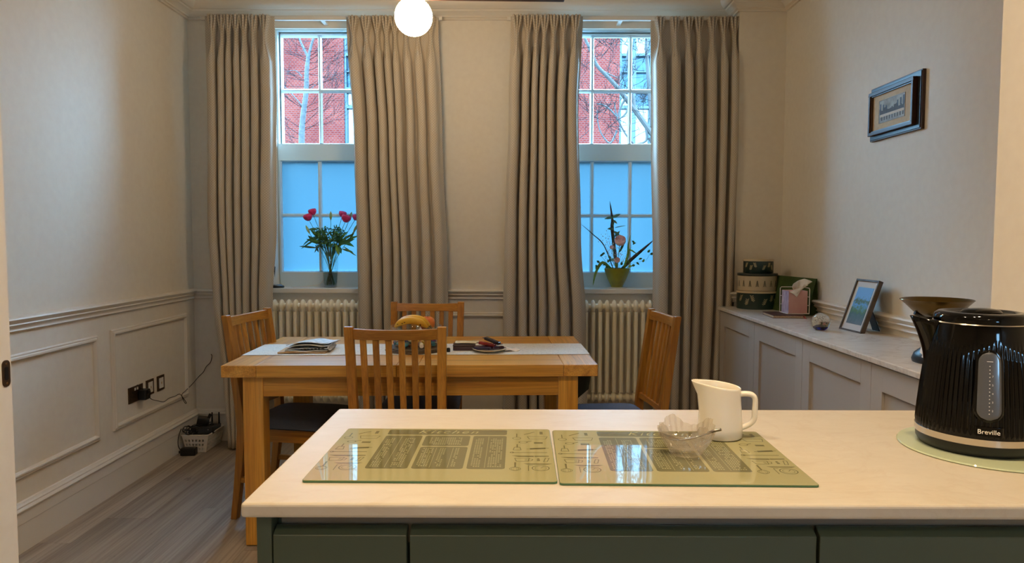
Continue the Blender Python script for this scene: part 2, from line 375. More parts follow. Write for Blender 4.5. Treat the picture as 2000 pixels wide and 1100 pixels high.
def panel_mould(name, P0, U, nrm, u0, u1, z0, z1, label):
    """rectangular panel moulding on a wall: P0 origin, U along-wall unit, nrm into the room"""
    prof = [(0.0, -0.002), (0.0, 0.006), (0.005, 0.012), (0.011, 0.010), (0.015, 0.016), (0.022, 0.017), (0.028, 0.010), (0.030, 0.004), (0.030, -0.002)]
    mb = MB(); pts = [(u0, z0, 1, 1), (u1, z0, -1, 1), (u1, z1, -1, -1), (u0, z1, 1, -1)]; k = len(prof)
    for (u, z, du, dz) in pts:
        for (ofs, h) in prof:
            q = Vector(P0) + Vector(U) * (u + du * ofs) + Vector(nrm) * h + Vector((0, 0, z + dz * ofs)); mb.v.append(tuple(q))
    for i in range(4):
        for j in range(k - 1): mb.f.append((i * k + j, i * k + j + 1, ((i + 1) % 4) * k + j + 1, ((i + 1) % 4) * k + j))
    return struct(mb.build(name, trim_m, smooth=True, angle=35), label)
panel_mould('trim_6', (XL, 0, 0), (0, 1, 0), (1, 0, 0), 3.60, 4.44, 0.315, 0.835, 'panel moulding round the sockets on the left wall')
panel_mould('trim_7', (XL, 0, 0), (0, 1, 0), (1, 0, 0), 2.20, 3.48, 0.305, 0.825, 'nearer panel moulding on the left wall')
panel_mould('trim_8', (0, YB, 0), (1, 0, 0), (0, -1, 0), -0.60, 0.08, 0.315, 0.832, 'panel moulding on the wall between the windows')

# ================================================================== WINDOWS
def bar_prof(p0, p1, w0, w1, y0, y1, horizontal):
    """glazing bar: width w0 at the glass (y1), w1 at the room face (y0)"""
    if horizontal:
        (xa, z), (xb, _) = p0, p1
        q = [(z - w0 / 2, y1), (z - w1 / 2, y0), (z + w1 / 2, y0), (z + w0 / 2, y1)]
        vs = [(xa, y, zz) for zz, y in q] + [(xb, y, zz) for zz, y in q]
    else:
        (x, za), (_, zb) = p0, p1
        q = [(x - w0 / 2, y1), (x - w1 / 2, y0), (x + w1 / 2, y0), (x + w0 / 2, y1)]
        vs = [(xx, y, za) for xx, y in q] + [(xx, y, zb) for xx, y in q]
    return MB().add(vs, [(0, 1, 2, 3), (7, 6, 5, 4), (0, 4, 5, 1), (1, 5, 6, 2), (2, 6, 7, 3), (3, 7, 4, 0)])
def sash(root, name, gx, rows, y0, rails, frost):
    """gx: 4 glass x positions (outer edges + 2 bars), rows: glass z positions, rails (bottom, top, left, right outer)"""
    zb, zt, xl, xr = rails; y1 = y0 + 0.040
    g0, g3 = gx[0], gx[-1]; z0, z2 = rows[0], rows[-1]
    mb = MB()
    # stiles and rails with a splayed inner edge towards the glass
    s = 0.007
    for (a, b_, c, d) in (((xl, zb), (xr, zb), (g3, z0), (g0, z0)), ((xr, zb), (xr, zt), (g3, z2), (g3, z0)), ((xr, zt), (xl, zt), (g0, z2), (g3, z2)), ((xl, zt), (xl, zb), (g0, z0), (g0, z2))):
        cx, cz = (g0 + g3) / 2, (z0 + z2) / 2
        def out(p): return (p[0] + (s if p[0] > cx else -s), p[1] + (s if p[1] > cz else -s))
        c2, d2 = out(c), out(d)
        F0 = [(a[0], y0, a[1]), (b_[0], y0, b_[1]), (c2[0], y0, c2[1]), (d2[0], y0, d2[1])]
        F1 = [(a[0], y1, a[1]), (b_[0], y1, b_[1]), (c[0], y0 + 0.02, c[1]), (d[0], y0 + 0.02, d[1])]
        F2 = [(c[0], y1, c[1]), (d[0], y1, d[1])]
        mb.add(F0 + F1 + F2, [(0, 1, 2, 3), (3, 2, 6, 7), (0, 4, 5, 1), (7, 6, 8, 9), (4, 9, 8, 5)])
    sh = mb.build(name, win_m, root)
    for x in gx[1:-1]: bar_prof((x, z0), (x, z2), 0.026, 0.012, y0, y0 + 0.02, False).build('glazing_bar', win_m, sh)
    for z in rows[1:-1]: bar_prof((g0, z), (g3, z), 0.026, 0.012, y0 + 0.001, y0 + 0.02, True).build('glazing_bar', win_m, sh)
    for i in range(3):
        for j in range(2):
            MB().add([(gx[i], y0 + 0.021, rows[j]), (gx[i + 1], y0 + 0.021, rows[j]), (gx[i + 1], y0 + 0.021, rows[j + 1]), (gx[i], y0 + 0.021, rows[j + 1])], [(0, 1, 2, 3)]).build(
                'pane', pane_frost if frost else pane_clear, sh)
def window(n, Wx, gx, label):
    root = bpy.data.objects.new('window_%d' % n, None); C.objects.link(root); struct(root, label); x0, x1 = Wx
    fr = MB(); fr.box(x0, x0 + 0.022, 4.735, 4.78, SILL - 0.03, HEAD); fr.box(x1 - 0.022, x1, 4.735, 4.78, SILL - 0.03, HEAD); fr.box(x0, x1, 4.735, 4.78, HEAD - 0.02, HEAD + 0.012)
    fr.box(x0, x0 + 0.012, 4.70, 4.735, SILL, HEAD); fr.box(x1 - 0.012, x1, 4.70, 4.735, SILL, HEAD); fr.box(x0 + 0.012, x1 - 0.012, 4.70, 4.735, HEAD - 0.01, HEAD)
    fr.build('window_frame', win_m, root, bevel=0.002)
    sash(root, 'upper_sash', gx, (1.925, 2.265, 2.612), 4.735, (1.87, HEAD - 0.012, x0 + 0.014, x1 - 0.014), False)
    sash(root, 'lower_sash', gx, (1.088, 1.452, 1.800), 4.69, (SILL, 1.915, x0 + 0.010, x1 - 0.010), True)
    MB().box(x0 - 0.0, x1 + 0.0, YB, 4.78, SILL - 0.03, SILL).box(x0 - 0.04, x1 + 0.04, YB - 0.035, YB, SILL - 0.03, SILL).build('window_sill', white_p, root, bevel=0.004)
gxs = lambda a: (a, a + 0.2475, a + 0.495, a + 0.7425)
window(1, W1, (-1.519, -1.272, -1.024, -0.781), 'left sash window with frosted lower panes')
window(2, W2, (0.256, 0.503, 0.751, 0.994), 'right sash window with frosted lower panes')

w3 = bpy.data.objects.new('window_3', None); C.objects.link(w3); struct(w3, 'small kitchen window behind the viewer')
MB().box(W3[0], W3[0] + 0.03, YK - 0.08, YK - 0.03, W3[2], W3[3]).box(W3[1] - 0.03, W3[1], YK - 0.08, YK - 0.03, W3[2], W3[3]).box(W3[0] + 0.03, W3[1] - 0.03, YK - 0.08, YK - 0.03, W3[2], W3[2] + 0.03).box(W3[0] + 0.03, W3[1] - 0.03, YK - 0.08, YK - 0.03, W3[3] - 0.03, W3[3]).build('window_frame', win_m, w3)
MB().add([(W3[0] + .03, YK - .05, W3[2] + .03), (W3[1] - .03, YK - .05, W3[2] + .03), (W3[1] - .03, YK - .05, W3[3] - .03), (W3[0] + .03, YK - .05, W3[3] - .03)], [(0, 1, 2, 3)]).build('pane', pane_clear, w3)

# ================================================================== CURTAINS
def curtain(name, label, xs, pleats, seed, ybase=4.415, zbot=0.012, amp=0.082, yshift=None):
    """xs: list of (z, left, right) from top to bottom; pleats: pinch positions as fractions"""
    rnd = random.Random(seed); ztop = xs[0][0]; zp = ztop - 0.125
    edges = [0.0] + [(pleats[i] + pleats[i + 1]) / 2 for i in range(len(pleats) - 1)] + [1.0]
    NPC = 36; nc = len(pleats); NU = nc * NPC
    zs = [ztop, ztop - 0.02, ztop - 0.05, ztop - 0.08, ztop - 0.105, zp, zp - 0.02, zp - 0.05, zp - 0.09, zp - 0.15]
    z = zp - 0.24
    while z > zbot + 0.06: zs.append(z); z -= 0.10
    zs.append(zbot)
    am = [rnd.uniform(0.75, 1.15) for _ in pleats]; sk = [rnd.uniform(-0.25, 0.25) for _ in pleats]
    ww = [rnd.uniform(0.35, 0.7) for _ in pleats]
    def lr(z):
        for i in range(len(xs) - 1):
            if z >= xs[i + 1][0]:
                t = (xs[i][0] - z) / (xs[i][0] - xs[i + 1][0]); t = t * t * (3 - 2 * t)
                return xs[i][1] + (xs[i + 1][1] - xs[i][1]) * t, xs[i][2] + (xs[i + 1][2] - xs[i][2]) * t
        return xs[-1][1], xs[-1][2]
    def sm(a, b, v): t = min(1, max(0, (v - a) / (b - a))); return t * t * (3 - 2 * t)
    mb = MB(); uvs = []
    for z in zs:
        xl, xr = lr(z); wd = xr - xl
        low = sm(0, 0.17, zp - z)              # 0 at the pinch, 1 well below it
        head = sm(0, 0.125, z - zp)            # 0 at the pinch, 1 at the top edge
        for i in range(NU + 1):
            c = min(i // NPC, nc - 1); t = i / NPC - c    # 0..1 in the cell
            e0, e1 = edges[c], edges[c + 1]; pc = pleats[c]
            u = (e0 + (pc - e0) * t * 2) if t < 0.5 else (pc + (e1 - pc) * (t * 2 - 1))
            s = t - 0.5                                     # -.5 .. .5
            cellw = (e1 - e0)
            wob = 0.18 * math.sin(3.1 * z + seed + c * 1.7) * low
            k = 0.10 + 0.35 * ww[c] / 0.7
            xl_ = (u + cellw * (k * math.sin(2 * PI * s) / (2 * PI) + 0.86 * math.sin(4 * PI * s) / (4 * PI)) + cellw * wob * 0.25 * math.cos(PI * s) ** 2 + cellw * 0.12 * sk[c] * math.cos(PI * s)) * wd
            wp = 0.0075 + 0.0245 * head ** 0.9; hw_ = ((pc - e0) if s < 0 else (e1 - pc)) * wd; q_ = abs(s)
            xo = q_ / 0.3 * wp if q_ <= 0.3 else wp + (q_ - 0.3) / 0.2 * (hw_ - wp)
            xh = pc * wd + (xo if s >= 0 else -xo)
            x_ = xh + (xl_ - xh) * low
            bulge = (0.5 + 0.5 * math.cos(2 * PI * s))
            dl = amp * am[c] * bulge ** 0.75
            env = max(0.0, 1 - (q_ / 0.34) ** 4); fing = 0.5 + 0.5 * math.cos(2 * PI * s / 0.2)
            dh = 0.056 * env * ((0.60 - 0.50 * head) + (0.40 + 0.50 * head) * fing) + 0.004 * (1 - env)
            d = dh + (dl - dh) * low
            d += 0.006 * noise.noise(Vector((u * 9, z * 2.0, seed)))
            mb.v.append((xl + x_, ybase - d + 0.012 * low * math.sin(2 * PI * u * 1.3 + seed), z)); uvs.append((i / NU * (nc * 0.19), z))
    for j in range(len(zs) - 1):
        for i in range(NU): a = j * (NU + 1) + i; mb.f.append((a, a + 1, a + NU + 2, a + NU + 1))
    me = bpy.data.meshes.new(name); me.from_pydata(mb.v, [], mb.f); me.materials.append(curtain_m)
    ul = me.uv_layers.new(name='UVMap')
    for li, lp in enumerate(me.loops): ul.data[li].uv = uvs[lp.vertex_index]
    me.polygons.foreach_set('use_smooth', [True] * len(me.polygons))
    o = bpy.data.objects.new(name, me); C.objects.link(o)
    q = o.modifiers.new('solid', 'SOLIDIFY'); q.thickness = 0.004
    return tag(o, label, 'curtain', 'pleated window curtains')
Lx = lambda px, y=4.40: (px - 1005) / 1400 * y
curtain('curtain', 'taupe curtain at the far left, beside the left wall', [(2.640, Lx(409), Lx(543)), (2.2, Lx(410), Lx(544)), (1.4, Lx(405), Lx(541)), (0.9, Lx(414), Lx(530)), (0.45, Lx(432), Lx(516)), (0.012, Lx(440), Lx(500))],
        [0.13, 0.27, 0.36, 0.47, 0.58, 0.71, 0.87], 3)
curtain('curtain', 'taupe curtain behind the fruit bowl, right of the rose vase', [(2.634, Lx(681), Lx(858)), (1.9, Lx(694), Lx(864)), (1.1, Lx(699), Lx(873)), (0.012, Lx(700), Lx(880))],
        [0.08, 0.22, 0.34, 0.44, 0.53, 0.65, 0.78, 0.92], 11)
curtain('curtain', 'taupe curtain left of the window with the pink flower bowl', [(2.640, Lx(997), Lx(1135)), (2.1, Lx(994), Lx(1127)), (1.3, Lx(986), Lx(1134)), (0.8, Lx(983), Lx(1145)), (0.012, Lx(982), Lx(1150))],
        [0.09, 0.24, 0.36, 0.47, 0.60, 0.74, 0.90], 17)
curtain('curtain', 'taupe curtain at the far right, beside the corner column', [(2.640, Lx(1267), Lx(1437)), (1.9, Lx(1271), Lx(1438)), (1.1, Lx(1278), Lx(1434)), (0.012, Lx(1282), Lx(1424))],
        [0.10, 0.27, 0.42, 0.54, 0.69, 0.82, 0.94], 23, ybase=4.450)
for i, (a, b_) in enumerate(((Lx(405, 4.46), Lx(866, 4.46)), (Lx(990, 4.46), 1.335))):
    t = thing('curtain_track', 'white curtain track above the %s window' % ('left', 'right')[i], 'curtain track', ((a + b_) / 2, 4.44, 2.625))
    MB().box(-(b_ - a) / 2, (b_ - a) / 2, -0.012, 0.012, 0, 0.02).build('rail', white_p, t, bevel=0.002)
    for sx in (-1, 0, 1):
        MB().box(sx * (b_ - a) * 0.45 - 0.012, sx * (b_ - a) * 0.45 + 0.012, 0.010, YB - 4.44, 0.004, 0.014).build('bracket', white_p, t)

# ================================================================== RADIATORS
rs = MB()
for yy in (-0.024, 0.024): rs.tube([(0, yy, 0.035), (0, yy, 0.54)], 0.0125, 10)
for zz in (0.0, 0.575):
    k0 = len(rs.v); rs.ball((0, 0, zz), 1, 10, (0.0165, 0.040, 0.040 if zz else 0.036))
rad_mesh = None
for i, (a, lab) in enumerate(((-1.60, 'cream column radiator under the left window'), (0.13, 'cream column radiator under the right window'))):
    n = 20; t = thing('column_radiator', lab, 'radiator', (a + 0.05, 4.478, 0.305), 0, 'column radiators')
    for k in range(n):
        if rad_mesh is None: o = rs.build('section', rad_m, t, smooth=True, angle=60); rad_mesh = o.data
        else: o = bpy.data.objects.new('section', rad_mesh); C.objects.link(o); o.parent = t
        o.location = (k * 0.0445, 0, 0)
    for zz in (0.0, 0.575): MB().tube([(-0.02, 0, zz), (n * 0.0445 - 0.025, 0, zz)], 0.017, 12).build('header_pipe', rad_m, t, smooth=True)
    for xx in (2, 17): MB().box(xx * 0.0445 - 0.03, xx * 0.0445 - 0.015, 0.0, YB - 4.478, 0.545, 0.56).build('bracket', rad_m, t)
    MB().tube([(-0.035, 0, 0.0), (-0.035, 0, -0.305)], 0.008, 8).tube([(-0.02, 0, 0), (-0.04, 0, 0)], 0.011, 8).build('supply_pipe', chrome, t, smooth=True)

# ================================================================== DINING TABLE
TR = R(1.9); TC = Vector((-0.446, 3.395)); TH = 0.775
def tw(x, y): c, s = math.cos(TR), math.sin(TR); return TC.x + x * c - y * s, TC.y + x * s + y * c   # table local -> world
tb = thing('dining_table', 'oak dining table with square legs and blue-grey runner on it', 'table', (TC.x, TC.y, 0), TR)
hx, hy = 0.783, 0.44
for (a, b_) in ((-hx, -hx + 0.145), (hx - 0.145, hx)): MB().box(a + 0.0005, b_ - 0.0005, -hy, hy, TH - 0.050, TH).build('end_board', oak[1], tb, bevel=0.003)
cuts = (-hx + 0.145, -0.06, 0.03, hx - 0.145)
for a, b_ in zip(cuts[:-1], cuts[1:]): MB().box(a + 0.0008, b_ - 0.0008, -hy, hy, TH - 0.050, TH).build('top_board', oak[0], tb, bevel=0.0018)
for sx in (-1, 1):
    for sy in (-1, 1):
        MB().box(sx * (hx - 0.123) - 0.042, sx * (hx - 0.123) + 0.042, sy * (hy - 0.065) - 0.042, sy * (hy - 0.065) + 0.042, 0.004, TH - 0.051).build('leg', oak[2], tb, bevel=0.003)
        MB().lathe([(0.016, 0), (0.016, 0.004)], 12, (sx * (hx - 0.123), sy * (hy - 0.065), 0)).build('foot_glide', black_pl, tb)
    MB().box(sx * (hx - 0.150) - 0.011, sx * (hx - 0.150) + 0.011, -hy + 0.107, hy - 0.107, TH - 0.135, TH - 0.051).build('end_apron', oak[1], tb, bevel=0.001)
    MB().box(-hx + 0.165, hx - 0.165, sx * (hy - 0.040) - 0.011, sx * (hy - 0.040) + 0.011, TH - 0.135, TH - 0.051).build('side_apron', oak[0], tb, bevel=0.001)

# ================================================================== CHAIRS
def chair():
    root = thing('dining_chair', '', 'chair', (0, 0, 0), 0, 'oak slat-back dining chairs')
    yb = lambda z: -0.205 - 0.065 * max(0, (z - 0.44) / 0.505) ** 1.15 if z > 0.44 else -0.205 - 0.05 * ((0.44 - z) / 0.44) ** 1.3
    xw = lambda z: 0.170 + 0.016 * z / 0.945
    for s in (-1, 1):
        mb = MB(); zz = [0, 0.15, 0.30, 0.42, 0.50, 0.62, 0.74, 0.86, 0.95]
        for z in zz:
            t_ = 0.040 - 0.012 * abs(z - 0.46) / 0.48; w_ = 0.036; xc = s * xw(z); y = yb(z)
            mb.v += [(xc - w_ / 2, y - t_ / 2, z), (xc + w_ / 2, y - t_ / 2, z), (xc + w_ / 2, y + t_ / 2, z), (xc - w_ / 2, y + t_ / 2, z)]
        for i in range(len(zz) - 1):
            for j in range(4): a = i * 4 + j; b_ = i * 4 + (j + 1) % 4; mb.f.append((a, b_, b_ + 4, a + 4))
        mb.f += [(3, 2, 1, 0), tuple(4 * (len(zz) - 1) + j for j in range(4))]
        mb.build('rear_leg', coak[2], root, bevel=0.003)
        MB().bar((s * 0.188, 0.182, 0.0), (s * 0.188, 0.182, 0.435), 0.030, 0.036, 0.030, 0.036).build('front_leg', coak[2], root, bevel=0.003)
        MB().box(s * 0.178 - 0.011, s * 0.178 + 0.011, -0.185, 0.165, 0.375, 0.435).build('side_rail', coak[1], root, bevel=0.002)
        MB().box(s * 0.178 - 0.009, s * 0.178 + 0.009, -0.215, 0.168, 0.175, 0.200).build('side_stretcher', coak[1], root, bevel=0.002)
    MB().box(-0.172, 0.172, 0.170, 0.192, 0.375, 0.435).build('front_rail', coak[0], root, bevel=0.002)
    MB().box(-0.155, 0.155, -0.216, -0.194, 0.375, 0.435).build('back_rail', coak[0], root, bevel=0.002)
    MB().box(-0.170, 0.170, -0.012, 0.012, 0.178, 0.198).build('cross_stretcher', coak[0], root, bevel=0.002)
    # curved top and lower rails
    def crail(z0, z1, dip, nm, t_=0.022):
        mb = MB(); n = 10
        for i in range(n + 1):
            u = -1 + 2 * i / n; x = u * (xw(z0) - 0.017); d = dip * (1 - u * u)
            for (z, dy) in ((z0, -t_ / 2), (z0, t_ / 2), (z1, t_ / 2), (z1, -t_ / 2)): mb.v.append((x, yb(z) - d + dy, z - (0.004 * (1 - u * u) if z == z1 else 0)))
        for i in range(n):
            for j in range(4): a = i * 4 + j; b_ = i * 4 + (j + 1) % 4; mb.f.append((a, b_, b_ + 4, a + 4))
        mb.f += [(3, 2, 1, 0), tuple(4 * n + j for j in range(4))]
        mb.build(nm, coak[0], root, bevel=0.002)
    crail(0.898, 0.942, 0.018, 'top_rail'); crail(0.500, 0.530, 0.008, 'lower_rail')
    for k in range(6):
        u = -1 + 2 * (k + 1) / 7; mb = MB(); zz = [0.525, 0.60, 0.68, 0.76, 0.84, 0.905]
        for z in zz:
            x = u * (xw(z) - 0.004); f = (z - 0.52) / 0.4; y = yb(z) - (0.008 + 0.010 * f) * (1 - u * u)
            mb.v += [(x - 0.0125, y - 0.006, z), (x + 0.0125, y - 0.006, z), (x + 0.0125, y + 0.006, z), (x - 0.0125, y + 0.006, z)]
        for i in range(len(zz) - 1):
            for j in range(4): a = i * 4 + j; b_ = i * 4 + (j + 1) % 4; mb.f.append((a, b_, b_ + 4, a + 4))
        mb.f += [(3, 2, 1, 0), tuple(4 * (len(zz) - 1) + j for j in range(4))]
        mb.build('slat', coak[2], root, bevel=0.0015)
    def seat(u, v):
        x = (u - 0.5) * 2; y = (v - 0.5) * 2; e = (1 - abs(x) ** 6) * (1 - abs(y) ** 6)
        wv = 0.205 - 0.012 * (1 - v); return (x * wv, y * 0.198 + 0.004, 0.440 + 0.040 * max(0, e) ** 0.35 + 0.006 * (1 - x * x) * (1 - y * y))
    mb = MB().grid(seat, 20, 20); k0 = len(mb.v)
    mb.grid(lambda u, v: ((u - 0.5) * 2 * (0.205 - 0.012 * (1 - v)), (v - 0.5) * 2 * 0.198 + 0.004, 0.436), 20, 20)
    mb.build('seat_pad', seat_m, root, smooth=True, angle=70)
    return root
ch = chair()
spots = [(-0.475, 3.110, 0.0, 'oak dining chair with its slatted back to the kitchen worktop'),
         (-0.484, 3.705, 180.0, 'oak dining chair on the window side of the table, behind the fruit bowl'),
         (-1.018, 3.387, -99.3, 'oak dining chair at the left end of the table'),
         (0.449, 3.396, 97.2, 'oak dining chair at the right end of the table')]
for i, (x, y, a, lab) in enumerate(spots):
    o = ch if i == 0 else copy_tree(ch); o.location = (x, y, 0); o.rotation_euler = (0, 0, R(a)); o['label'] = lab

# ================================================================== TABLE-TOP THINGS
def runner_mat():
    m = mat('runner_fabric', (196, 200, 200), 0.85); p = m.node_tree.nodes['Principled BSDF']
    tc = N(m, 'ShaderNodeTexCoord'); n = N(m, 'ShaderNodeTexNoise', Scale=24, Detail=2, Distortion=3.0); L(m, tc.outputs['Object'], n.inputs['Vector'])
    r = ramp(m, n.outputs['Fac'], [(0.44, (214, 212, 204)), (0.485, (214, 212, 204)), (0.5, (120, 130, 142)), (0.515, (210, 208, 200))]); L(m, r.outputs[0], p.inputs['Base Color']); return m
run_m = runner_mat(); run_back = mat('runner_lining', (52, 60, 54), 0.8)
ry0, ry1 = -0.182, 0.150
t = thing('table_runner', 'pale patterned table runner draped along the oak table', 'runner', (TC.x, TC.y, TH), TR)
mb = MB()
pathR = [(-hx - 0.004, -0.05), (-hx - 0.004, -0.002), (-hx, 0.002)] + [(-hx + 0.1 * i, 0.002) for i in range(1, 15)] + [(0.66, 0.002), (hx, 0.002), (hx + 0.004, -0.003), (hx + 0.004, -0.05)]
mb.grid(lambda u, v: (pathR[round(u * (len(pathR) - 1))][0], ry0 + (ry1 - ry0) * v, pathR[round(u * (len(pathR) - 1))][1]), len(pathR) - 1, 4)
mb.build('cloth', run_m, t, solid=0.0016)
MB().grid(lambda u, v: (hx + 0.006 + 0.004 * math.sin(v * 5) - 0.055 * u * min(1, v * 4), ry0 + 0.02 + (0.10 + 0.01 * math.sin(4 * v)) * u + (0.02 * v), -0.02 - 0.225 * v * (1 - 0.35 * (1 - u) * v)), 6, 10).build('hanging_end', run_back, t, solid=0.002, smooth='all')
def on_table(px, py, dz=0.0035): return onz(px, py, TH + dz)
def print_mat(name, c1, c2, scale):
    return noisy(name, c1, c2, scale, 0.6, detail=8)
news_m = print_mat('newsprint', (228, 230, 232), (160, 172, 186), 40)
p = on_table(592, 691); nz = TH + 0.0035
t = thing('brown_envelope', 'flat brown paper envelope under the folded newspaper', 'envelope', (p.x, p.y, nz), R(3))
MB().grid(lambda u, v: (-0.115 + 0.215 * u, 0.0 + 0.16 * v, 0.004 + 0.002 * math.sin(5 * u)), 8, 4).build('paper_sleeve', noisy('kraft_paper', (196, 160, 112), (180, 142, 94), 60, 0.7), t, solid=0.006)
MB().box(-0.06, 0.09, 0.0, 0.0008, 0.0038, 0.0056).build('print_line', black_pl, t)
nw = thing('newspaper', 'folded newspaper lying on the left end of the table runner', 'newspaper', (p.x, p.y + 0.012, nz + 0.009), R(4))
def nsheet(k):
    def f(u, v):
        x = -0.088 + 0.19 * u; y = 0.012 * k + 0.17 * v
        lift = [0.001, 0.008, 0.020, 0.030][k]
        z = lift * (0.6 + 0.4 * math.sin(PI * min(1, u * 1.2))) * (1 - 0.3 * v) + 0.006 * k * (0.2 + u * 0.4) + 0.004 * noise.noise(Vector((u * 3, v * 3, k)))
        return (x + 0.01 * k * v, y, z)
    return f
for k in range(4): MB().grid(nsheet(k), 10, 8).build('sheet', news_m, nw, solid=0.0012, smooth='all')
MB().grid(lambda u, v: (0.102 - 0.012 * math.cos(PI * (u - 0.5)) + 0.014, 0.01 + 0.17 * v, 0.001 + 0.026 * u), 6, 6).build('fold', news_m, nw, solid=0.001, smooth='all')
hl = MB()
for k in range(7): hl.box(-0.02 + 0.016 * k, -0.008 + 0.016 * k, 0.0115, 0.0122, 0.004 + 0.0006 * k, 0.009 + 0.0006 * k)
hl.build('headline_print', black_pl, nw)

# fruit bowl on a stack of mats
bc = Vector((-0.468, 3.345))
mat_w = noisy('woven_mat', (96, 84, 70), (70, 58, 46), 90, 0.8)
for k in range(3):
    o = MB().lathe([(0.0, 0), (0.136 - 0.003 * k, 0), (0.139 - 0.003 * k, 0.003), (0.136 - 0.003 * k, 0.006), (0, 0.006)], 40).build('round_mat', mat_w)
    place(o, (bc.x + 0.004 * k, bc.y, TH + 0.0035 + 0.0062 * k)); tag(o, ('lowest', 'middle', 'topmost')[k] + ' round woven mat stacked under the glass fruit bowl', 'mat', 'round mats')
bz = TH + 0.0035 + 0.0187
t = thing('fruit_bowl', 'straight-sided glass bowl holding wrapped sweets and fruit', 'bowl', (bc.x + 0.004, bc.y, bz))
MB().lathe([(0.0, 0), (0.085, 0), (0.100, 0.008), (0.110, 0.05), (0.118, 0.092), (0.122, 0.096), (0.119, 0.097), (0.113, 0.090), (0.106, 0.05), (0.097, 0.012), (0.083, 0.005), (0.0, 0.005)], 48, close=False).build('glass_body', vase_gl, t, smooth=True)
cols = [(90, 116, 180), (200, 40, 50), (236, 232, 226), (120, 70, 140), (220, 180, 70), (80, 160, 190)]
sw = random.Random(5); sweets = {}
for k in range(40):
    lay = k // 14; a = sw.uniform(0, 2 * PI); r_ = sw.choice((0.02, 0.05, 0.078)) if k % 2 else 0.078; ci = sw.randrange(6); a = k * 2.4
    if ci not in sweets:
        mb = MB().ball((0, 0, 0), 0.016, 8, (1.25, 0.8, 0.6))
        for s in (-1, 1): mb.lathe([(0.003, 0), (0.010, 0.010)], 8).xf(Matrix.Translation((s * 0.017, 0, 0)) @ Matrix.Rotation(s * PI / 2, 4, 'Y'), len(mb.v) - 16)
        o = mb.build('wrapped_sweet', mat('sweet_%d' % ci, cols[ci], 0.25), smooth=True); sweets[ci] = o
    else: o = sweets[ci].copy(); C.objects.link(o)
    cn = ('blue', 'red', 'white', 'purple', 'gold', 'teal')[ci]
    o.location = (bc.x + 0.004 + r_ * math.cos(a), bc.y + r_ * math.sin(a), bz + 0.016 + 0.022 * lay); o.rotation_euler = (sw.uniform(-.4, .4), sw.uniform(-.4, .4), sw.uniform(0, 6))
    tag(o, '%s wrapped sweet inside the glass fruit bowl' % cn, 'sweet', '%s sweets in the fruit bowl' % cn)
# bananas and apple
ban_m = noisy('banana_skin', (226, 176, 40), (206, 150, 30), 14, 0.45)
def banana(loc, rz, rx, lab):
    t = thing('banana', lab, 'banana', loc, rz, 'bananas on the fruit bowl'); mb = MB(); pts = []; rad = []
    for i in range(15):
        u = i / 14; a = R(-52 + 104 * u); pts.append((0.092 * math.sin(a) * 1.05, 0, 0.092 * math.cos(a) - 0.056)); rad.append(0.017 * min(1, 0.35 + 3.2 * min(u, 1 - u)) if 0.02 < u < 0.98 else 0.006)
    M_ = Matrix.Rotation(rx, 4, 'X')
    mb.tube(pts, rad, 10); mb.xf(M_); mb.build('fruit', ban_m, t, smooth=True, angle=60)
    MB().tube([pts[-1], (pts[-1][0] + 0.012, 0, pts[-1][2] - 0.012)], [0.006, 0.004], 8).xf(M_).build('stalk', mat('banana_stalk', (110, 84, 36), 0.6), t)
    sp = MB(); rr = random.Random(3)
    for k in range(5):
        i = rr.randrange(2, 12); sp.ball((pts[i][0], -rad[i] * 0.93, pts[i][2] + rr.uniform(-.006, .006)), 0.0035, 6, (1.2, 0.4, 0.7))
    sp.xf(M_).build('brown_spot', mat('banana_spot', (80, 50, 20), 0.7), t); return t
banana((bc.x - 0.012, bc.y - 0.030, bz + 0.092), R(-6), R(22), 'yellow banana lying front of the fruit bowl')
banana((bc.x - 0.008, bc.y + 0.006, bz + 0.094), R(2), R(2), 'yellow banana lying behind the front one on the fruit bowl')
t = thing('apple', 'red and yellow apple behind the bananas', 'apple', (bc.x + 0.052, bc.y + 0.058, bz + 0.066))
apm = noisy('apple_skin', (200, 60, 34), (226, 150, 50), 9, 0.3)
MB().lathe([(0.0, 0.006), (0.014, 0.0), (0.028, 0.008), (0.036, 0.026), (0.037, 0.040), (0.030, 0.058), (0.016, 0.066), (0.006, 0.062), (0.0, 0.058)], 24).build('fruit', apm, t, smooth='all')
MB().tube([(0, 0, 0.058), (0.002, 0, 0.072)], 0.0012, 6).build('stalk', blackwood, t)

# right part of the runner
p = on_table(880, 683)
o = MB().lathe([(0.0, 0), (0.008, 0), (0.009, 0.012), (0.006, 0.019), (0.0, 0.020)], 14).build('bottle_cap', black_pl, smooth=True); place(o, (-0.305, 3.29, TH + 0.0035)); tag(o, 'small black knob beside the glass fruit bowl', 'cap')
p = on_table(906, 685)
t = thing('chocolate_box', 'flat dark brown chocolate box left of the small plate', 'box', (p.x, p.y + 0.03, TH + 0.0035), R(2))
MB().box(-0.052, 0.052, -0.03, 0.05, 0, 0.018).build('tray', mat('choc_brown', (62, 24, 18), 0.4), t, bevel=0.002)
MB().box(-0.053, 0.053, -0.031, 0.051, 0.019, 0.027).build('lid', mat('choc_brown2', (50, 20, 18), 0.35), t, bevel=0.002)
o = MB().grid(lambda u, v: (-0.05 + 0.11 * u, -0.02 + 0.08 * v, 0.004 + 0.006 * noise.noise(Vector((u * 3, v * 3, 2)))), 8, 8).build('paper_slip', noisy('cream_paper', (220, 206, 170), (196, 180, 140), 40, 0.7), solid=0.0006, smooth='all')
place(o, (p.x + 0.006, p.y + 0.045, TH + 0.0315)); tag(o, 'crumpled cream paper slip on top of the brown chocolate box', 'paper')
p = on_table(955, 690); pl = Vector((p.x, p.y + 0.052))
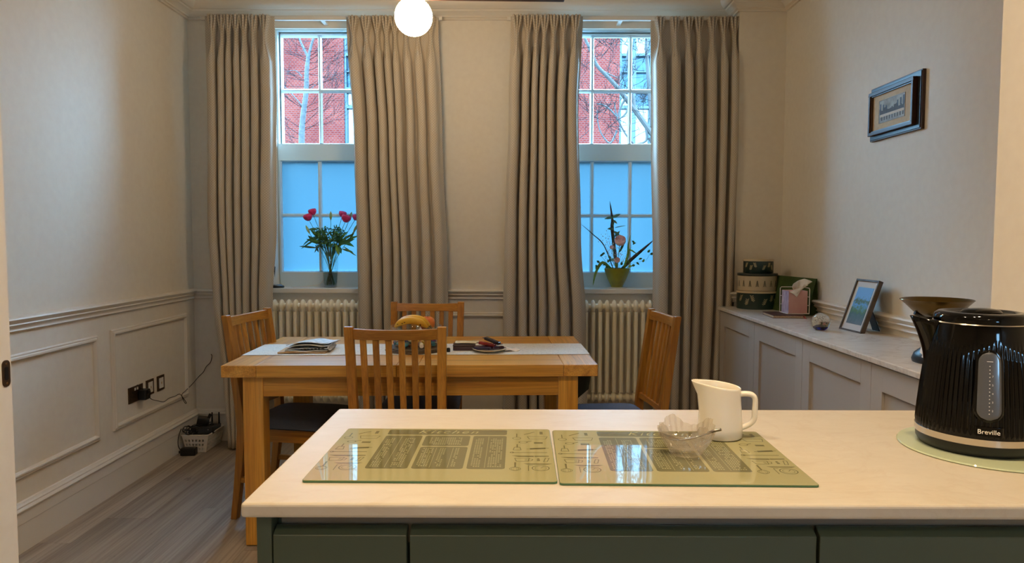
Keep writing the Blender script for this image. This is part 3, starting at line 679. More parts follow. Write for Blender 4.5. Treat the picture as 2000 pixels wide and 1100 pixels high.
t = thing('side_plate', 'small white plate piled with chocolate bars', 'plate', (pl.x, pl.y, TH + 0.0035))
MB().lathe([(0.0, 0), (0.040, 0), (0.044, 0.003), (0.078, 0.013), (0.080, 0.015), (0.077, 0.0155), (0.043, 0.0065), (0.0, 0.006)], 40).build('dish', cream_cer, t, smooth=True)
def bar_choc(dx, dy, dz, rz, ry, c, lab, ln=0.085):
    t = thing('chocolate_bar', lab, 'chocolate bar', (pl.x + dx, pl.y + dy, TH + 0.010 + dz), R(rz), 'wrapped chocolate bars on the small plate'); t.rotation_euler = (0, R(ry), R(rz))
    MB().box(-ln / 2, ln / 2, -0.012, 0.012, 0, 0.014).build('wrapper', noisy('wrap_%s' % lab.split()[0], c, tuple(int(v * 0.6) for v in c), 40, 0.22), t, bevel=0.004)
    for s in (-1, 1): MB().box(s * ln / 2 - (0.010 if s < 0 else 0), s * ln / 2 + (0.010 if s > 0 else 0), -0.013, 0.013, 0.0062, 0.0072).build('crimped_end', mat('wrap_end', (70, 60, 80), 0.25), t)
bar_choc(-0.030, -0.015, 0.004, -8, 0, (40, 26, 74), 'purple chocolate bar at the front left of the plate')
bar_choc(0.038, 0.000, 0.004, 30, 0, (60, 20, 44), 'maroon chocolate bar at the right side of the plate', 0.06)
bar_choc(-0.010, 0.008, 0.019, -28, 6, (150, 24, 30), 'red chocolate bar lying across the middle of the plate')
bar_choc(-0.025, 0.034, 0.002, 5, 0, (96, 18, 40), 'crimson chocolate bar at the back left of the plate')
bar_choc(0.012, 0.028, 0.032, -34, 14, (46, 50, 66), 'dark blue chocolate bar on top of the pile')
p = on_table(1000, 688)
o = MB().grid(lambda u, v: (-0.03 + 0.075 * u, -0.01 + 0.075 * v, 0.003 + 0.010 * (1 - u) * v + 0.004 * math.sin(u * 7)), 10, 6).build('paper_napkin', mat('napkin', (226, 216, 206), 0.8), solid=0.001, smooth='all')
place(o, (p.x - 0.005, p.y + 0.03, TH + 0.0035), R(20)); tag(o, 'crumpled white napkin right of the small plate', 'napkin')

# ================================================================== PENDANT LIGHT
t = thing('pendant_light', 'bar pendant light with a glowing white glass globe', 'lamp', (-0.43, 3.40, 2.41), R(1.9))
gm = bpy.data.materials.new('globe_glass'); gm.use_nodes = True; nt = gm.node_tree; nt.nodes.clear()
e_ = nt.nodes.new('ShaderNodeEmission'); e_.inputs[0].default_value = (*WARM, 1); e_.inputs[1].default_value = GLOBE_EMIT; oo = nt.nodes.new('ShaderNodeOutputMaterial'); nt.links.new(e_.outputs[0], oo.inputs[0])
MB().box(-0.66, 0.66, -0.014, 0.014, 0, 0.025).build('bar', blackwood, t, bevel=0.002)
MB().ball((-0.042, 0, -0.079), 0.0875, 32).build('globe', gm, t, smooth='all')
MB().lathe([(0.02, -0.004), (0.02, 0.012)], 20, (-0.042, 0, -0.006)).build('globe_collar', brass_dk, t, smooth=True)
for s in (-1, 1): MB().tube([(s * 0.5, 0, 0.025), (s * 0.5, 0, CEIL - 2.41 - 0.02)], 0.0015, 6).build('cable', black_pl, t)
MB().box(-0.56, 0.56, -0.03, 0.03, CEIL - 2.41 - 0.022, CEIL - 2.41).build('ceiling_plate', blackwood, t, bevel=0.002)

# ================================================================== SIDEBOARD
SBX, SBT = 1.262, 0.893
seams = (4.345, 3.723, 3.097, 2.496, 1.88); names_ = ('farthest, beside the corner column', 'second from the window wall', 'third from the window wall', 'nearest to the kitchen, partly behind the kettle')
for i in range(4):
    y1, y0 = seams[i], seams[i + 1]; d = y1 - y0
    t = thing('sideboard_cabinet', 'grey shaker cabinet under the marble sideboard top, ' + names_[i], 'cabinet', (SBX, (y0 + y1) / 2, 0), 0, 'grey sideboard cabinets')
    MB().box(0.012, XR - SBX - 0.03, -d / 2 + 0.0006, d / 2 - 0.0006, 0.10, SBT - 0.022).box(0.05, XR - SBX - 0.03, -d / 2 + 0.0006, d / 2 - 0.0006, 0, 0.10).build('carcass', grey_cab, t)
    # shaker door: frame and recessed panel, opens to -X
    fw = 0.075 if i else 0.085; a, b_ = -d / 2 + 0.0015, d / 2 - 0.0015; z0, z1 = 0.105, SBT - 0.026
    dr = MB(); dr.box(-0.010, 0.010, a, a + fw, z0, z1).box(-0.010, 0.010, b_ - fw, b_, z0, z1).box(-0.010, 0.010, a + fw, b_ - fw, z1 - 0.085, z1).box(-0.010, 0.010, a + fw, b_ - fw, z0, z0 + 0.09)
    dd = dr.build('door', grey_cab, t, bevel=0.0008, seg=1)
    MB().box(0.000, 0.009, a + fw, b_ - fw, z0 + 0.09, z1 - 0.085).build('door_panel', mat('grey_cabinet_panel', (184, 176, 168), 0.5), dd)
t = MB().box(SBX - 0.024, XR, 1.86, 4.352, SBT - 0.020, SBT).build('sideboard_worktop', marble_g, bevel=0.003)
tag(t, 'long pale marble worktop over the grey sideboard', 'worktop')

# oval tins
def tin_mat(name, bgc, fg, motif):
    m = mat(name, bgc, 0.3, coat=0.2); p = m.node_tree.nodes['Principled BSDF']; return m
dkg = mat('tin_dark_green', (24, 50, 46), 0.3, coat=0.3); crm = mat('tin_cream', (202, 186, 156), 0.35, coat=0.2); dkl = mat('tin_lid_green', (18, 38, 40), 0.3, coat=0.3)
fgm = mat('tin_print_gold', (176, 164, 124), 0.4); fgd = mat('tin_print_green', (60, 64, 56), 0.4)
tc_ = Vector((1.435, 4.235))
def tin(rx, ry, h, lid_h, z, body, lid, motif, label, dx=0):
    t = thing('oval_tin', label, 'tin', (tc_.x + dx, tc_.y, z), 0, 'oval cake tins')
    MB().lathe([(0.0, 0), (0.97, 0), (1, 0.003), (1, h - lid_h), (0.985, h - lid_h + .001), (0, h - lid_h + .001)], 56, sx=rx, sy=ry).build('body', body, t, smooth=True)
    MB().lathe([(1.0, 0), (1.025, 0.0), (1.03, 0.002), (1.03, lid_h - 0.003), (1.01, lid_h), (0.0, lid_h)], 56, (0, 0, h - lid_h), sx=rx, sy=ry).build('lid', lid, t, smooth=True)
    mb = MB(); rr = random.Random(int(z * 1000))
    def pt(a, zz, lift=0.0006): return Vector(((rx + lift) * math.cos(a), (ry + lift) * math.sin(a), zz))
    def quad(a0, z0, a1, z1, w_):
        A = pt(a0, z0); B = pt(a1, z1); d = (B - A); n_ = Vector((math.cos((a0 + a1) / 2), math.sin((a0 + a1) / 2), 0)); s = n_.cross(d).normalized() * w_ / 2; mid = (A + B) / 2 + n_ * 0.0006
        mb.add([A, mid - s, B, mid + s], [(0, 1, 2, 3)])
    if motif == 'leaf':
        k = 0; hh = h - lid_h
        while k < 15:
            a = 2 * PI * k / 15 + 0.1; zc = hh * (0.20 if k % 2 else 0.42); lean = (0.10, -0.12, 0.16)[k % 3]; ln = hh * 0.48
            quad(a, zc, a + lean, zc + ln, 0.003)
            for j in range(4):
                f = 0.2 + 0.2 * j; a_ = a + lean * f; z_ = zc + ln * f
                for s in (-1, 1): quad(a_, z_, a_ + s * 0.10 + lean * 0.2, z_ + ln * 0.20, 0.0055)
            k += 1
    else:
        hh = h - lid_h
        for k in range(17):
            a = 2 * PI * k / 17; zc = hh * 0.22
            quad(a, zc, a, zc + hh * 0.52, 0.003)
            for j in range(5):
                w_ = 0.105 * (1 - j / 6.0); z_ = zc + hh * 0.10 + hh * 0.08 * j
                for s in (-1, 1): quad(a, z_ + hh * 0.05, a + s * w_, z_ - hh * 0.03, 0.0036)
    mb.build('printed_motif', fgm if motif == 'leaf' else fgd, t)
tin(0.117, 0.100, 0.106, 0.012, SBT, dkg, crm, 'leaf', 'large dark green oval tin with leaf print, bottom of the stack')
tin(0.113, 0.096, 0.102, 0.014, SBT + 0.107, crm, dkl, 'tree', 'cream oval tin with little fir trees, middle of the stack')
tin(0.086, 0.074, 0.082, 0.012, SBT + 0.210, dkg, crm, 'leaf', 'small dark green oval tin, top of the stack', 0.004)

# green bag leaning at the wall
t = thing('green_gift_bag', 'dark green paper bag leaning on the right wall behind the tissue box', 'bag', (1.560, 4.03, SBT), R(11))
bgm = noisy('green_paper', (62, 84, 30), (50, 70, 24), 20, 0.7)
MB().grid(lambda u, v: (-0.035 + 0.045 * v + 0.004 * math.sin(u * 9) * v, -0.21 + 0.42 * u + 0.012 * (v - .5) * (u - .5), 0.198 * v), 12, 8).build('front_face', bgm, t, solid=0.001)
MB().grid(lambda u, v: (0.020 - 0.008 * v, -0.21 + 0.42 * u, 0.198 * v), 8, 6).build('back_face', bgm, t, solid=0.001)
for s in (-1, 1):
    yy = 0.21 * s; sd = MB()
    sd.add([(-0.035, yy, 0), (0.025, yy, 0), (0.017, yy, 0.198), (0.010, yy, 0.198), (0.0, yy - s * 0.03, 0.0), (0.012, yy - s * 0.012, 0.198)], [(0, 4, 5, 3), (4, 1, 2, 5)])
    sd.build('side_gusset', bgm, t)
MB().box(-0.035, 0.025, -0.208, 0.208, 0.0, 0.002).build('base', bgm, t)

# notebook, tissue box in its wire holder
t = thing('notebook', 'dark-covered notebook lying flat under the tissue box', 'notebook', (1.425, 3.785, SBT), R(-4))
cov = mat('notebook_cover', (66, 34, 38), 0.45); pgs = noisy('page_edges', (206, 186, 160), (176, 154, 128), 200, 0.8)
MB().box(-0.082, 0.088, -0.095, 0.10, 0, 0.002).build('lower_cover', cov, t, bevel=0.0006, seg=1)
MB().box(-0.078, 0.086, -0.092, 0.097, 0.002, 0.013).build('page_block', pgs, t)
MB().box(-0.082, 0.088, -0.095, 0.10, 0.013, 0.0155).build('upper_cover', cov, t, bevel=0.0006, seg=1)
MB().grid(lambda u, v: (0.070 + 0.006 * v + 0.008 * u, -0.092 - 0.028 * u, 0.012 - 0.011 * min(1, u * 1.5)), 6, 1).build('ribbon_marker', mat('ribbon_red', (150, 40, 50), 0.6), t, solid=0.0008)
tz = SBT + 0.0157
t = thing('tissue_box', 'pink and lilac cube tissue box on the notebook', 'tissue box', (1.487, 3.80, tz))
pk = noisy('pink_card', (214, 168, 158), (204, 148, 142), 14, 0.6, stretch=(1, 1, 1)); lil = noisy('lilac_card', (206, 192, 204), (160, 140, 172), 30, 0.6)
MB().box(-0.049, 0.049, -0.049, 0.049, 0.001, 0.122).build('carton', pk, t, bevel=0.001)
MB().box(-0.0500, -0.0493, -0.0485, 0.0485, 0.002, 0.121).build('side_print', lil, t)
def tis(u, v):
    a = (u - 0.5) * 1.7; h = v; return (0.006 + (0.016 + 0.052 * h) * math.sin(a) + 0.030 * h * h, -0.010 + 0.018 * math.cos(a * 2.4) * (1 - 0.3 * h) + 0.006 * math.sin(9 * u + 4 * v), 0.118 + 0.066 * h * (1 - 0.6 * abs(u - 0.62)) )
MB().grid(tis, 16, 10).grid(lambda u, v: (-0.036 + 0.075 * u + 0.012 * math.sin(6 * v), -0.052 - 0.004 * math.sin(u * 6), 0.150 - 0.045 * v * (1 - abs(2 * u - 0.8)) - 0.025 * (1 - u)), 10, 6).build('tissue', mat('tissue_white', (236, 234, 230), 0.85), t, solid=0.0006, smooth='all')
t = thing('wire_holder', 'white wire holder standing round the pink tissue box', 'holder', (1.487, 3.80, SBT + 0.0157))
wm = mat('white_wire', (228, 224, 218), 0.4); xa, ya = 0.056, 0.056
def loop(pts, nm): MB().tube(pts, 0.0022, 6).build(nm, wm, t, smooth=True)
loop([(-xa, ya, 0.0025), (-xa, ya, 0.13), (-xa + 0.006, ya, 0.137), (xa - 0.006, ya, 0.137), (xa, ya, 0.13), (xa, ya, 0.0025)], 'back_loop')
loop([(xa, -ya, 0.0025), (xa, -ya, 0.13), (xa, -ya + 0.006, 0.137), (xa, ya - 0.006, 0.137), (xa, ya, 0.13)], 'side_loop')
loop([(-xa, -ya, 0.0025), (xa, -ya, 0.0025), (xa, ya, 0.0025), (-xa, ya, 0.0025), (-xa, -ya, 0.0025)], 'base_wire')
for zz in (0.045, 0.09): loop([(xa, -ya, zz), (xa, ya, zz)], 'cross_wire')
for zz in (0.045, 0.09): loop([(-xa, ya, zz), (xa, ya, zz)], 'cross_wire')

# glass paperweight
pc = onz(1606, 646, SBT)
t = thing('glass_paperweight', 'clear glass ball paperweight with bubbles and blue base', 'paperweight', (pc.x, pc.y + 0.018, SBT))
MB().lathe([(0.0, 0.0), (0.020, 0.0)] + [(0.040 * math.cos(R(a)), 0.0385 + 0.040 * math.sin(R(a))) for a in range(-60, 90, 8)] + [(0, 0.0785)], 32).build('glass_ball', glass_m, t, smooth=True, angle=60)
rr = random.Random(9); bb = MB()
for k in range(46):
    a = rr.uniform(0, 6.28); q = rr.uniform(0.004, 0.026); bb.ball((q * math.cos(a), q * math.sin(a), rr.uniform(0.034, 0.062)), rr.uniform(0.0008, 0.0018), 5)
o = bb.build('bubble', mat('bubble', (240, 240, 230), 0.05, metal=0.9), t, smooth='all'); o['kind'] = 'stuff'
MB().lathe([(0, 0.002), (0.019, 0.002), (0.030, 0.012), (0.031, 0.018), (0.022, 0.022), (0.012, 0.028), (0, 0.030)], 24, rfun=lambda r, z, a: r * (1 + 0.08 * math.sin(5 * a))).build('blue_swirl', mat('cobalt', (20, 40, 170), 0.2), t, smooth=True)

# photo frame
A = onz(1638, 642, SBT); B = onz(1680, 652, SBT); dv = (B - A).to_2d(); wid = dv.length
t = thing('photo_frame', 'brown photo frame with landscape print, standing near the paperweight', 'photo frame', (A.x, A.y, SBT), math.atan2(dv.y, dv.x))
LEAN = Matrix.Rotation(R(-19), 4, 'X'); fh = 0.243
def fbox(nm, x0, x1, y0, y1, z0, z1, m_, bev=0): return MB().box(x0, x1, y0, y1, z0, z1).xf(LEAN).build(nm, m_, t, bevel=bev)
frm = noisy('brown_frame', (92, 76, 62), (76, 62, 50), 40, 0.4)
mb = MB()
for (x0, x1, z0, z1) in ((0, wid, 0, 0.008), (0, wid, fh - 0.008, fh), (0, 0.007, 0, fh), (wid - 0.007, wid, 0, fh)): mb.box(x0, x1, 0, 0.020, z0, z1)
mb.xf(LEAN).build('frame', frm, t)
fbox('backing_board', 0.004, wid - 0.004, 0.012, 0.018, 0.004, fh - 0.004, black_pl)
fbox('mount', 0.006, wid - 0.006, 0.007, 0.010, 0.007, fh - 0.007, mat('mount_card', (214, 208, 204), 0.6))
def landscape():
    m = mat('landscape_print', (120, 170, 220), 0.3); p = m.node_tree.nodes['Principled BSDF']
    tc = N(m, 'ShaderNodeTexCoord'); sp = N(m, 'ShaderNodeSeparateXYZ'); L(m, tc.outputs['Generated'], sp.inputs[0])
    n = N(m, 'ShaderNodeTexNoise', Scale=7, Detail=6); L(m, tc.outputs['Generated'], n.inputs['Vector'])
    a = N(m, 'ShaderNodeMath', operation='MULTIPLY_ADD'); a.inputs[1].default_value = 0.45; L(m, n.outputs['Fac'], a.inputs[0]); L(m, sp.outputs['Z'], a.inputs[2])
    r = ramp(m, a.outputs[0], [(0.25, (110, 120, 130)), (0.5, (80, 110, 110)), (0.62, (96, 130, 80)), (0.74, (110, 170, 228)), (0.85, (90, 110, 70)), (0.95, (120, 178, 232))])
    L(m, r.outputs[0], p.inputs['Base Color']); return m
fbox('print', 0.030, wid - 0.026, 0.0055, 0.0068, 0.036, fh - 0.036, landscape())
MB().bar((wid / 2, 0.02 + 0.15 * math.sin(R(19)), 0.15), (wid / 2, 0.125, 0.0015), 0.04, 0.055, 0.003, 0.003).build('easel_strut', black_pl, t)

# kitchen scale with brass pan
t = thing('kitchen_scale', 'black kitchen scale with a brass pan behind the kettle', 'scale', (1.395, 2.36, SBT))
MB().lathe([(0, 0), (0.075, 0), (0.078, 0.010), (0.070, 0.030), (0.045, 0.050), (0.028, 0.075), (0.022, 0.12), (0.03, 0.135), (0.0, 0.137)], 32, sx=0.85, sy=1.1).build('base', black_pl, t, smooth=True)
MB().tube([(0.0, 0, 0.13), (0, 0, 0.150)], 0.012, 12).tube([(-0.075, 0, 0.166), (-0.03, 0, 0.150), (0.03, 0, 0.150), (0.075, 0, 0.166)], 0.006, 8).tube([(0, -0.06, 0.160), (0, 0, 0.150), (0, 0.06, 0.160)], 0.006, 8).build('pan_support', black_pl, t, smooth=True)
MB().lathe([(0.0, 0.0), (0.045, 0.001), (0.070, 0.018), (0.090, 0.042), (0.104, 0.057), (0.106, 0.058), (0.1045, 0.060), (0.088, 0.045), (0.068, 0.021), (0.044, 0.0035), (0, 0.003)], 48, (0, 0, 0.152),
    rfun=lambda r, z, a: r * (1 + 0.13 * max(0, math.cos(a - PI)) ** 10 * (z - 0.0) / 0.06)).build('pan', brass_dk, t, smooth=True)
MB().lathe([(0.0, 0), (0.03, 0), (0.032, 0.004), (0.0, 0.005)], 24).xf(Matrix.Translation((-0.045, -0.03, 0.05)) @ Matrix.Rotation(R(-70), 4, 'Y')).build('dial', white_pl, t, smooth=True)

# ================================================================== WALL PICTURE
t = thing('framed_picture', 'small dark wooden framed picture hanging on the right wall', 'picture', (XR, 3.095, 1.742))
def wbox(nm, d0, d1, y0, y1, z0, z1, m_, bev=0.0): return MB().box(-d1, -d0, y0, y1, z0, z1).build(nm, m_, t, bevel=bev)
def ring(nm, d0, d1, y0, y1, z0, z1, wd, m_, bev=0.001):
    return MB().box(-d1, -d0, y0, y1, z0, z0 + wd).box(-d1, -d0, y0, y1, z1 - wd, z1).box(-d1, -d0, y0, y0 + wd, z0 + wd, z1 - wd).box(-d1, -d0, y1 - wd, y1, z0 + wd, z1 - wd).build(nm, m_, t, bevel=bev)
dark_bl = mat('dark_blue_edge', (24, 30, 36), 0.4)
wbox('back_frame', 0.0, 0.014, -0.205, 0.205, 0, 0.236, blackwood, 0.001)
ring('outer_bevel', 0.014, 0.017, -0.200, 0.200, 0.005, 0.231, 0.022, dark_bl)
ring('raised_frame', 0.014, 0.034, -0.172, 0.190, 0.022, 0.214, 0.014, blackwood, 0.002)
ring('inner_frame', 0.014, 0.028, -0.158, 0.176, 0.036, 0.200, 0.006, mat('inner_gilt', (70, 50, 34), 0.35))
wbox('mount', 0.014, 0.020, -0.154, 0.172, 0.040, 0.196, noisy('cream_mount', (206, 182, 142), (196, 170, 130), 60, 0.7))
ring('print_border', 0.020, 0.022, -0.095, 0.118, 0.068, 0.168, 0.003, mat('gilt_line', (120, 96, 58), 0.4))
wbox('print', 0.020, 0.0212, -0.092, 0.115, 0.071, 0.165, noisy('aged_print', (176, 168, 152), (120, 112, 98), 30, 0.6))
# generic stand-in: a pale strip with small abstract dark shapes above and below
ab = MB(); rr = random.Random(4)
for k in range(22): y = -0.088 + 0.0091 * k; ab.box(-0.0216, -0.0212, y, y + 0.0075, 0.104, 0.118 + rr.uniform(0, 0.018))
for k in range(9): y = -0.085 + 0.0215 * k; ab.box(-0.0216, -0.0212, y, y + 0.008, 0.078, 0.094)
ab.build('dark_shape', mat('print_dark', (50, 36, 28), 0.6), t)
MB().box(-0.0220, -0.0212, -0.085, 0.105, 0.094, 0.105).build('pale_strip', mat('print_pale', (206, 194, 172), 0.6), t)
for k in range(3):
    gs = MB().box(-0.0216, -0.0212, 0.098 - 0.024 * k, 0.108 - 0.024 * k, 0.122, 0.152 - 0.006 * k); g2 = MB().box(-0.0216, -0.0212, -0.090 + 0.024 * k, -0.080 + 0.024 * k, 0.122, 0.158 - 0.006 * k)
    for g_ in (gs, g2): g_.build('slate_shape', mat('print_slate', (58, 66, 76), 0.6), t)

# ================================================================== SOCKETS, CABLE, BASKET
def plate(y0, y1, zc, h, m_, parent): return MB().box(0, 0.006, y0, y1, zc - h / 2, zc + h / 2).build('plate', m_, parent, bevel=0.0015)
t = thing('wall_socket', 'dark bronze double wall socket with a black plug in it', 'socket', (XL, 3.825, 0.462))
plate(-0.073, 0.073, 0, 0.086, bronze, t)
for s in (-1, 1):
    MB().box(0.006, 0.0066, s * 0.036 - 0.003, s * 0.036 + 0.003, 0.008, 0.018).box(0.006, 0.0066, s * 0.036 - 0.012, s * 0.036 - 0.005, -0.012, -0.008).box(0.006, 0.0066, s * 0.036 + 0.005, s * 0.036 + 0.012, -0.012, -0.008).build('pin_hole', black_pl, t)
    MB().box(0.006, 0.009, s * 0.012 - 0.006, s * 0.012 + 0.006, 0.020, 0.034).build('rocker', white_pl, t, bevel=0.001)
t = thing('plug_adapter', 'black power adapter plugged into the wall socket', 'plug', (XL + 0.0068, 3.862, 0.452))
MB().box(0, 0.045, -0.026, 0.028, -0.030, 0.026).build('casing', black_pl, t, bevel=0.006)
MB().box(0.045, 0.055, -0.010, 0.010, 0.0, 0.020).build('cable_outlet', black_pl, t, bevel=0.003)
for i, (yc, lab) in enumerate(((3.977, 'nearer single switch plate, bronze with white insert, beside the socket'), (4.099, 'farther single switch plate, bronze with white insert'))):
    t = thing('switch_plate', lab, 'switch', (XL, yc, 0.466), 0, 'bronze switch plates')
    plate(-0.041, 0.041, 0, 0.086, bronze, t)
    MB().box(0.006, 0.0085, -0.024, 0.024, -0.030, 0.030).build('insert', white_pl, t, bevel=0.001)
    MB().box(0.0085, 0.0095, -0.006, 0.006, -0.006, 0.006).build('port', mat('port_orange', (196, 170, 130), 0.5), t)
def onwall(px, py, dx=0.012): d = ray(px, py); return EYE + d * ((XL + dx - EYE.x) / d.x)
cp = [onwall(268, 752, 0.05), onwall(275, 757, 0.04), onwall(283, 764), onwall(291, 774), onwall(296, 780), onwall(308, 783), onwall(320, 785), onwall(330, 778), onwall(342, 774), onwall(351, 770, 0.02), onwall(358, 778, 0.03), onwall(364, 787, 0.035), onwall(361, 787, 0.035),
      onwall(355, 772, 0.03), onwall(362, 764, 0.02), onwall(368, 758), onwall(376, 750), at(388, 736, 4.545), at(397, 727, 4.545), at(403, 716, 4.545), at(411, 708, 4.545), at(414, 696, 4.545), at(412, 692, 4.545)]
def smooth_path(pts, k=4):
    out = []; P = [pts[0]] + list(pts) + [pts[-1]]
    for i in range(1, len(P) - 2):
        for j in range(k):
            t_ = j / k; a, b_, c, d = P[i - 1], P[i], P[i + 1], P[i + 2]
            out.append(0.5 * ((2 * b_) + (c - a) * t_ + (2 * a - 5 * b_ + 4 * c - d) * t_ ** 2 + (3 * b_ - a - 3 * c + d) * t_ ** 3))
    out.append(P[-1]); return out
o = MB().tube(smooth_path([Vector(p) for p in cp]), 0.0021, 6).build('power_cable', black_pl, smooth=True); tag(o, 'thin black cable from the plug along the wall to the curtain', 'cable')

t = thing('storage_basket', 'white perforated plastic basket on the floor in the left corner', 'basket', (-1.935, 4.385, 0))
def bsk(nm, pts_lo, pts_hi, hole=True):
    a, b_ = Vector(pts_lo[0]), Vector(pts_lo[1]); c, d = Vector(pts_hi[1]), Vector(pts_hi[0]); mb = MB(); nu, nv = (14, 8) if (b_ - a).length < 0.17 else (20, 8)
    P = lambda u, v: (a * (1 - u) + b_ * u) * (1 - v) + (d * (1 - u) + c * u) * v
    k0 = 0
    for j in range(nv + 1):
        for i in range(nu + 1): mb.v.append(tuple(P(i / nu, j / nv)))
    for j in range(nv):
        for i in range(nu):
            if hole and 1 <= j < nv - 1 and i % 2 == 1 and (i < nu - 1) and (j % 2 == 1 or (i // 2) % 2 == 2): continue
            q = j * (nu + 1) + i; mb.f.append((q, q + 1, q + nu + 2, q + nu + 1))
    return mb.build(nm, white_pl, t, solid=0.0022)
lo = [(-0.058, -0.100, 0.002), (0.058, -0.100, 0.002), (0.058, 0.115, 0.002), (-0.058, 0.115, 0.002)]; hi = [(-0.080, -0.112, 0.108), (0.080, -0.112, 0.108), (0.080, 0.128, 0.108), (-0.080, 0.128, 0.108)]
for k in range(4): bsk('basket_side', (lo[k], lo[(k + 1) % 4]), (hi[k], hi[(k + 1) % 4]))
MB().add(lo, [(0, 1, 2, 3)]).build('basket_base', white_pl, t, solid=0.002)
rim = MB(); rp = [Vector(p) for p in hi]
for k in range(4): rim.tube([rp[k], rp[(k + 1) % 4]], 0.004, 8)
rim.build('basket_rim', white_pl, t, smooth=True)
t = thing('router', 'black router with two upright aerials inside the white basket', 'router', (-1.925, 4.40, 0.030), R(8))
MB().box(-0.066, 0.066, -0.092, 0.10, 0.0, 0.046).xf(Matrix.Rotation(R(-8), 4, 'X') @ Matrix.Translation((0, 0, 0.06))).build('casing', black_pl, t, bevel=0.006)
for dx in (0.014, 0.056): MB().tube([(dx, 0.095, 0.07), (dx, 0.100, 0.165)], [0.006, 0.004], 8).build('aerial', black_pl, t, smooth=True)
MB().box(-0.02, 0.03, -0.088, -0.086, 0.070, 0.076).build('port_strip', mat('port_grey', (90, 90, 92), 0.4), t)
MB().ball((0.038, -0.083, 0.100), 0.0028, 6).build('indicator_lamp', white_pl, t)
t = thing('network_switch', 'small black box standing on end in the white basket', 'electronics', (-1.955, 4.42, 0.100), R(20))
MB().box(-0.04, 0.03, -0.04, 0.03, 0.0, 0.085).xf(Matrix.Rotation(R(12), 4, 'Y')).build('casing', black_pl, t, bevel=0.004)
MB().box(-0.006, 0.012, -0.02, 0.0, 0.085, 0.115).xf(Matrix.Rotation(R(25), 4, 'Y')).build('plug_top', black_pl, t, bevel=0.003)
rr = random.Random(12); ct = MB()
for k in range(7):
    P = []; c0 = Vector((-1.985 + 0.012 * k, 4.30 + 0.02 * k, 0.125))
    for j in range(14): a = j * 0.9 + k; P.append(c0 + Vector((0.032 * math.cos(a) + rr.uniform(-.006, .006), 0.045 * math.sin(a), 0.018 * math.sin(a * 0.7 + k) + rr.uniform(-.008, .012))))
    ct.tube(smooth_path(P, 3), 0.0030, 5)
o = ct.build('cable_tangle', black_pl, smooth=True); tag(o, 'tangle of black cables coiled over the router in the white basket', 'cables', kind='stuff')
P = [Vector((-2.006, 4.25, 0.155)), Vector((-2.01, 4.22, 0.11)), Vector((-2.012, 4.22, 0.06)), Vector((-2.0, 4.225, 0.03)), Vector((-1.985, 4.225, 0.022))]
o = MB().tube(smooth_path(P, 4), 0.0026, 6).build('power_lead', black_pl, smooth=True); tag(o, 'black lead hanging from the basket to the power brick', 'cable')
t = thing('power_brick', 'black power brick on the floor in front of the white basket', 'power adapter', (-1.955, 4.232, 0), R(4))
MB().box(-0.044, 0.044, -0.024, 0.024, 0, 0.046).build('casing', black_pl, t, bevel=0.006)
MB().box(-0.058, -0.044, -0.008, 0.008, 0.012, 0.028).build('cable_outlet', black_pl, t, bevel=0.003)

# ================================================================== WINDOW SILL THINGS
SZ = SILL
t = thing('cordless_phone', 'black phone standing in a dock on the left window sill', 'phone', (at(540, 561, 4.60).x, 4.60, SZ), R(-12))
MB().lathe([(0, 0), (0.048, 0), (0.052, 0.004), (0.048, 0.012), (0.030, 0.020), (0, 0.022)], 28, sx=1, sy=0.8).build('dock', black_pl, t, smooth=True)
MB().lathe([(0, 0.0125), (0.040, 0.0125), (0.030, 0.0205), (0, 0.0226)], 28, (0.006, -0.003, 0.0008), sx=1, sy=0.75).build('dock_top', mat('dock_silver', (150, 152, 156), 0.3, metal=0.6), t, smooth=True)
MB().box(-0.044, -0.018, -0.012, 0.010, 0.012, 0.135).xf(Matrix.Rotation(R(4), 4, 'Y')).build('handset', black_pl, t, bevel=0.004)
o = MB().box(-0.045, 0.045, -0.03, 0.03, 0, 0.003).build('envelope', mat('envelope_white', (226, 224, 226), 0.7)); place(o, (at(588, 560, 4.63).x, 4.635, SZ), R(6)); tag(o, 'white envelope lying on the left window sill', 'envelope')
P = [Vector((-1.447, 4.62, SZ + 0.004)), Vector((-1.42, 4.60, SZ + 0.004)), Vector((-1.40, 4.63, SZ + 0.004)), Vector((-1.33, 4.66, SZ + 0.008)), Vector((-1.27, 4.655, SZ + 0.02)), Vector((-1.245, 4.665, SZ + 0.05))]
o = MB().tube(smooth_path(P, 5), 0.0018, 5).build('charger_cable', white_pl, smooth=True); tag(o, 'thin white cable on the left window sill', 'cable')

